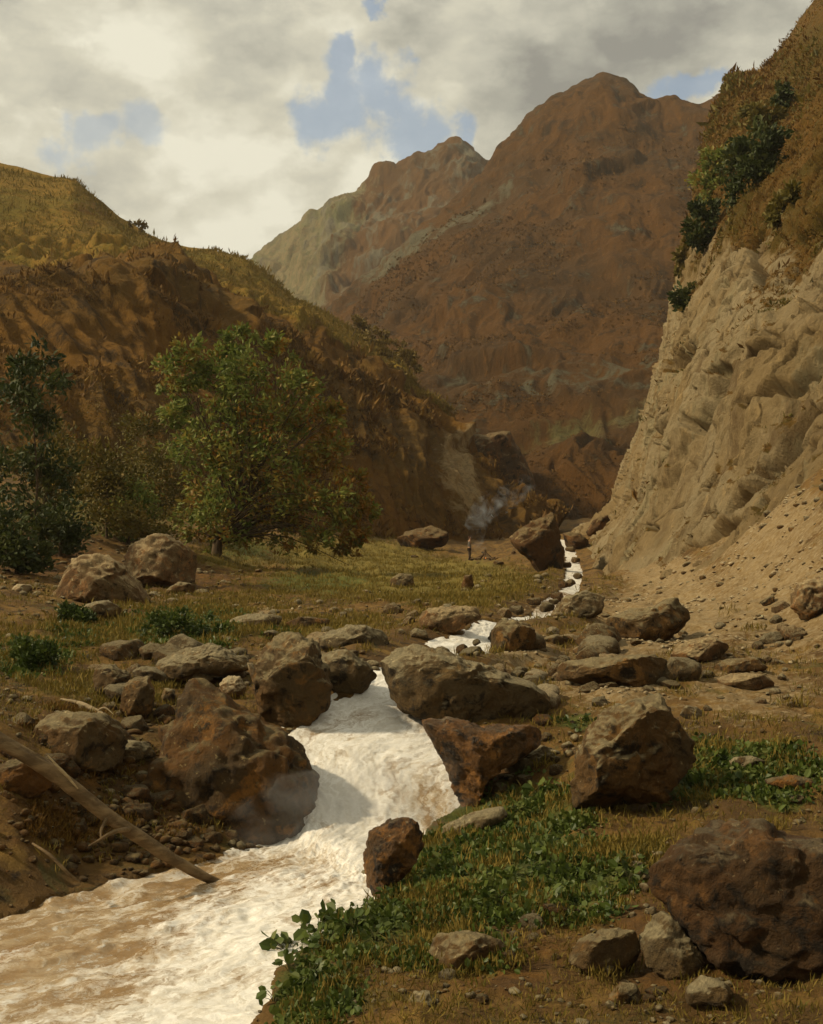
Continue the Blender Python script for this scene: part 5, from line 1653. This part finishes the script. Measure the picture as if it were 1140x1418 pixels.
wood('fallen_log', 'log', 'long fallen log slanting from the left edge down into the white pool',
     [(-60, 985, 9.6), (15, 1035, 9.7), (75, 1072, 9.8), (140, 1122, 9.9), (210, 1170, 10.0), (270, 1207, 10.15), (312, 1226, 10.3)], [0.044, 0.047, 0.046, 0.044, 0.040, 0.034, 0.022], M_LOG, 5, 28,
     [('branch_stub', [(180, 1148, 9.9), (158, 1152, 9.75), (135, 1165, 9.65), (122, 1172, 9.6)], [0.022, 0.017, 0.011, 0.004], M_LOG),
      ('branch_stub', [(150, 1130, 9.9), (140, 1150, 9.75), (142, 1168, 9.65)], [0.016, 0.011, 0.004], M_LOG),
      ('splinter', [(66, 1046, 9.70), (88, 1070, 9.74), (108, 1092, 9.80)], [0.004, 0.014, 0.006], M_SPLIT)])
wood('driftwood', 'driftwood', 'pale forked driftwood stick on the brown bank left of the squarish dark stone',
     [(84, 968, 13.2), (110, 974, 13.1), (135, 985, 13.0), (155, 998, 12.9), (176, 1010, 12.85)], [0.008, 0.020, 0.022, 0.018, 0.004], M_DRIFT, 6, 10,
     [('branch_stub', [(135, 985, 13.0), (145, 980, 12.95), (158, 990, 12.9)], [0.014, 0.010, 0.003], M_DRIFT)])
wood('driftwood', 'driftwood', 'reddish thin stick lying by the dark green spreading bush', [(208, 890, 17.6), (222, 896, 17.5), (240, 902, 17.4)], [0.015, 0.018, 0.01], M_LOG, 7, 8)
wood('driftwood', 'driftwood', 'bare broken stick on the bank below the left end of the fallen log', [(45, 1168, 9.6), (70, 1185, 9.5), (95, 1210, 9.5), (112, 1222, 9.55)], [0.008, 0.011, 0.010, 0.004], M_LOG, 8, 8)

# ------------------------------------------------------------------ person by the camp fire
def skin_mesh(name, joints, edges, mat, parent, levels=2):
    me = bpy.data.meshes.new(name)
    me.from_pydata([j[0] for j in joints], edges, [])
    ob = bpy.data.objects.new(name, me)
    COL.objects.link(ob)
    sk = ob.modifiers.new('skin', 'SKIN')
    for i, j in enumerate(joints):
        sv = me.skin_vertices[0].data[i]
        sv.radius = (j[1], j[1] if len(j) < 3 else j[2])
        sv.use_root = i == 0
    sk.use_smooth_shade = True
    sb = ob.modifiers.new('sub', 'SUBSURF')
    sb.levels = sb.render_levels = levels
    me.materials.append(mat)
    ob.parent = parent
    return ob


b_, d_ = on_ground(650, 779)
H = 36 / F * d_
per = empty('person', b_)
tag(per, 'person in dark trousers and grey jacket standing by the smoking camp fire', 'person')
M_SKIN = plain_mat('skin', (0.36, 0.20, 0.12), (0.42, 0.25, 0.16), 20, 0.6)
M_COAT = plain_mat('grey_jacket', (0.11, 0.10, 0.085), (0.16, 0.14, 0.115), 12, 0.9)
M_TROUS = plain_mat('dark_trousers', (0.030, 0.020, 0.014), (0.055, 0.036, 0.02), 12, 0.9)
M_HAIR = plain_mat('reddish_hair', (0.10, 0.038, 0.016), (0.15, 0.06, 0.022), 40, 0.8)
u_ = H / 1.75
jb = [((0, 0, .95), .11), ((0.01, 0, 1.15), .105), ((0.02, 0, 1.38), .12), ((0.03, 0, 1.50), .05), ((0.05, 0, 1.58), .06), ((0.06, 0, 1.68), .085), ((0.055, 0, 1.74), .06),
      ((-0.02, .17, 1.38), .05), ((0.0, .22, 1.12), .04), ((0.14, .18, 0.98), .03), ((0.22, .16, 0.98), .022), ((-0.02, -.17, 1.38), .05), ((0.0, -.22, 1.12), .04), ((0.12, -.18, .95), .03), ((0.20, -.17, .93), .022),
      ((0, .09, .88), .085), ((0.03, .10, .48), .06), ((0.0, .11, .08), .042), ((0.14, .12, .03), .03), ((0, -.09, .88), .085), ((0.05, -.10, .48), .06), ((-0.06, -.11, .08), .042), ((0.08, -.12, .03), .03)]
eb = [(0, 1), (1, 2), (2, 3), (3, 4), (4, 5), (5, 6), (2, 7), (7, 8), (8, 9), (9, 10), (2, 11), (11, 12), (12, 13), (13, 14), (0, 15), (15, 16), (16, 17), (17, 18), (0, 19), (19, 20), (20, 21), (21, 22)]
sc_ = lambda J, g=1.0: [(tuple(c * u_ for c in j[0]), j[1] * u_ * g) for j in J]
skin_mesh('body', sc_(jb), eb, M_SKIN, per, 2)
skin_mesh('jacket', sc_([jb[i] for i in (0, 1, 2, 7, 8, 9, 11, 12, 13)], 1.22), [(0, 1), (1, 2), (2, 3), (3, 4), (4, 5), (2, 6), (6, 7), (7, 8)], M_COAT, per, 2)
skin_mesh('trousers', sc_([jb[i] for i in (0, 15, 16, 17, 19, 20, 21)], 1.2), [(0, 1), (1, 2), (2, 3), (0, 4), (4, 5), (5, 6)], M_TROUS, per, 2)
skin_mesh('hair', sc_([((0.04, 0, 1.69), .08), ((0.03, 0, 1.76), .075), ((0.0, 0, 1.64), .05)]), [(0, 1), (0, 2)], M_HAIR, per, 2)

b_, d_ = on_ground(672, 777)
fire = empty('campfire', b_)
tag(fire, 'small heap of burning sticks and stones smoking on the meadow', 'campfire')
rr = np.random.default_rng(9)
M_STICK = plain_mat('stick', (0.05, 0.03, 0.014), (0.14, 0.085, 0.035), 10, 0.9)
M_EMBER, n_, bs_ = new_mat('ember')
bs_.inputs['Base Color'].default_value = (0.2, 0.05, 0.01, 1)
bs_.inputs['Emission Color'].default_value = (1.0, 0.32, 0.06, 1)
bs_.inputs['Emission Strength'].default_value = 0.5
for i in range(12):
    a = i * 0.55 + rr.uniform(-.2, .2)
    r0 = rr.uniform(.5, .8) * u_
    child(mesh('stick', *tube([(math.cos(a) * r0, math.sin(a) * r0, 0.02), (math.cos(a) * .25 * u_, math.sin(a) * .25 * u_, .3 * u_), (-math.cos(a) * .08 * u_, -math.sin(a) * .08 * u_, rr.uniform(.5, .7) * u_)], np.array((.05, .045, .03)) * u_, 6), M_STICK), fire)
for i in range(9):
    a = i * 0.7
    V, f = stone_mesh(700 + i, None)
    child(mesh('hearth_stone', V * .17 * u_ + np.array((math.cos(a) * .95 * u_, math.sin(a) * .8 * u_, .05)), f, M_FAR), fire)
V, f = stone_mesh(720, None)
child(mesh('ember', V * np.array((.2, .2, .1)) * u_ + np.array((0, 0, .08)), f, M_EMBER), fire)



def outward(ob):
    bm = bmesh.new()
    bm.from_mesh(ob.data)
    bmesh.ops.remove_doubles(bm, verts=bm.verts, dist=1e-5)
    bmesh.ops.recalc_face_normals(bm, faces=bm.faces)
    bm.to_mesh(ob.data)
    bm.free()


# drifting smoke
ms = bpy.data.materials.new('smoke')
ms.use_nodes = True
n = NT(ms.node_tree)
pos = n.n('ShaderNodeNewGeometry').outputs['Position']
nz_ = n.noise(pos, 1.1, 5, 0.65, 1.2)
dn = n.math('MULTIPLY', n.step(nz_, 0.46, 0.72), 0.8)
vol = n.n('ShaderNodeVolumePrincipled', ins={'Color': (0.72, 0.78, 0.82), 'Density': dn, 'Anisotropy': 0.2})
on = n.n('ShaderNodeOutputMaterial')
n.t.links.new(vol.outputs[0], on.inputs['Volume'])
pth = smooth_path([P(670, 768, d_), P(664, 745, d_), P(668, 725, d_ + .3), P(680, 705, d_ + 1), P(705, 688, d_ + 2), P(735, 668, d_ + 3)], 26)
V, Fc = tube(pth, np.interp(np.linspace(0, 1, 26), [0, .2, .45, .7, 1], np.array((.25, .55, .7, .8, .5)) * u_), 16, True)
V = V + np.stack([fbm(V / 1.3, 3, 0.6, 3), fbm(V / 1.3, 3, 0.6, 13), fbm(V / 1.3, 3, 0.6, 23)], 1) * 0.5
smoke = tag(mesh('smoke', V, Fc, ms), kind='stuff')
outward(smoke)

# spray hanging over the foot of the fall
mp = bpy.data.materials.new('spray')
mp.use_nodes = True
n = NT(mp.node_tree)
pos = n.n('ShaderNodeNewGeometry').outputs['Position']
dn = n.math('MULTIPLY', n.step(n.noise(pos, 2.4, 5, 0.65, 0.8), 0.40, 0.74), 0.75)
vol = n.n('ShaderNodeVolumePrincipled', ins={'Color': (0.95, 0.94, 0.90), 'Density': dn, 'Anisotropy': 0.2})
on = n.n('ShaderNodeOutputMaterial')
n.t.links.new(vol.outputs[0], on.inputs['Volume'])
v, f = ico(4)
for px, py, dd, rx, ry, rz in ((470, 1120, 11.6, 1.05, 0.7, 0.42), (560, 1080, 12.2, 0.75, 0.55, 0.45)):
    V = v * np.array((rx, ry, rz)) * (1 + 0.25 * fbm(v * 1.6 + px, 3, 0.5, 6))[:, None] + P(px, py, dd)
    outward(tag(mesh('spray', V, f, mp), kind='stuff'))

# ------------------------------------------------------------------ air of the valley
mh = bpy.data.materials.new('haze')
mh.use_nodes = True
n = NT(mh.node_tree)
vol = n.n('ShaderNodeVolumePrincipled', ins={'Color': (0.90, 0.88, 0.82), 'Density': 0.00018, 'Anisotropy': 0.1})
on = n.n('ShaderNodeOutputMaterial')
n.t.links.new(vol.outputs[0], on.inputs['Volume'])
x0, x1, y0, y1, z0, z1 = -4400, 4400, -60, 2700, -4, 330
V = [(x, y, z) for z in (z0, z1) for y in (y0, y1) for x in (x0, x1)]
hz = mesh('haze', V, [(0, 2, 3, 1), (4, 5, 7, 6), (0, 1, 5, 4), (2, 6, 7, 3), (0, 4, 6, 2), (1, 3, 7, 5)], mh, False)
tag(hz, kind='stuff')
outward(hz)
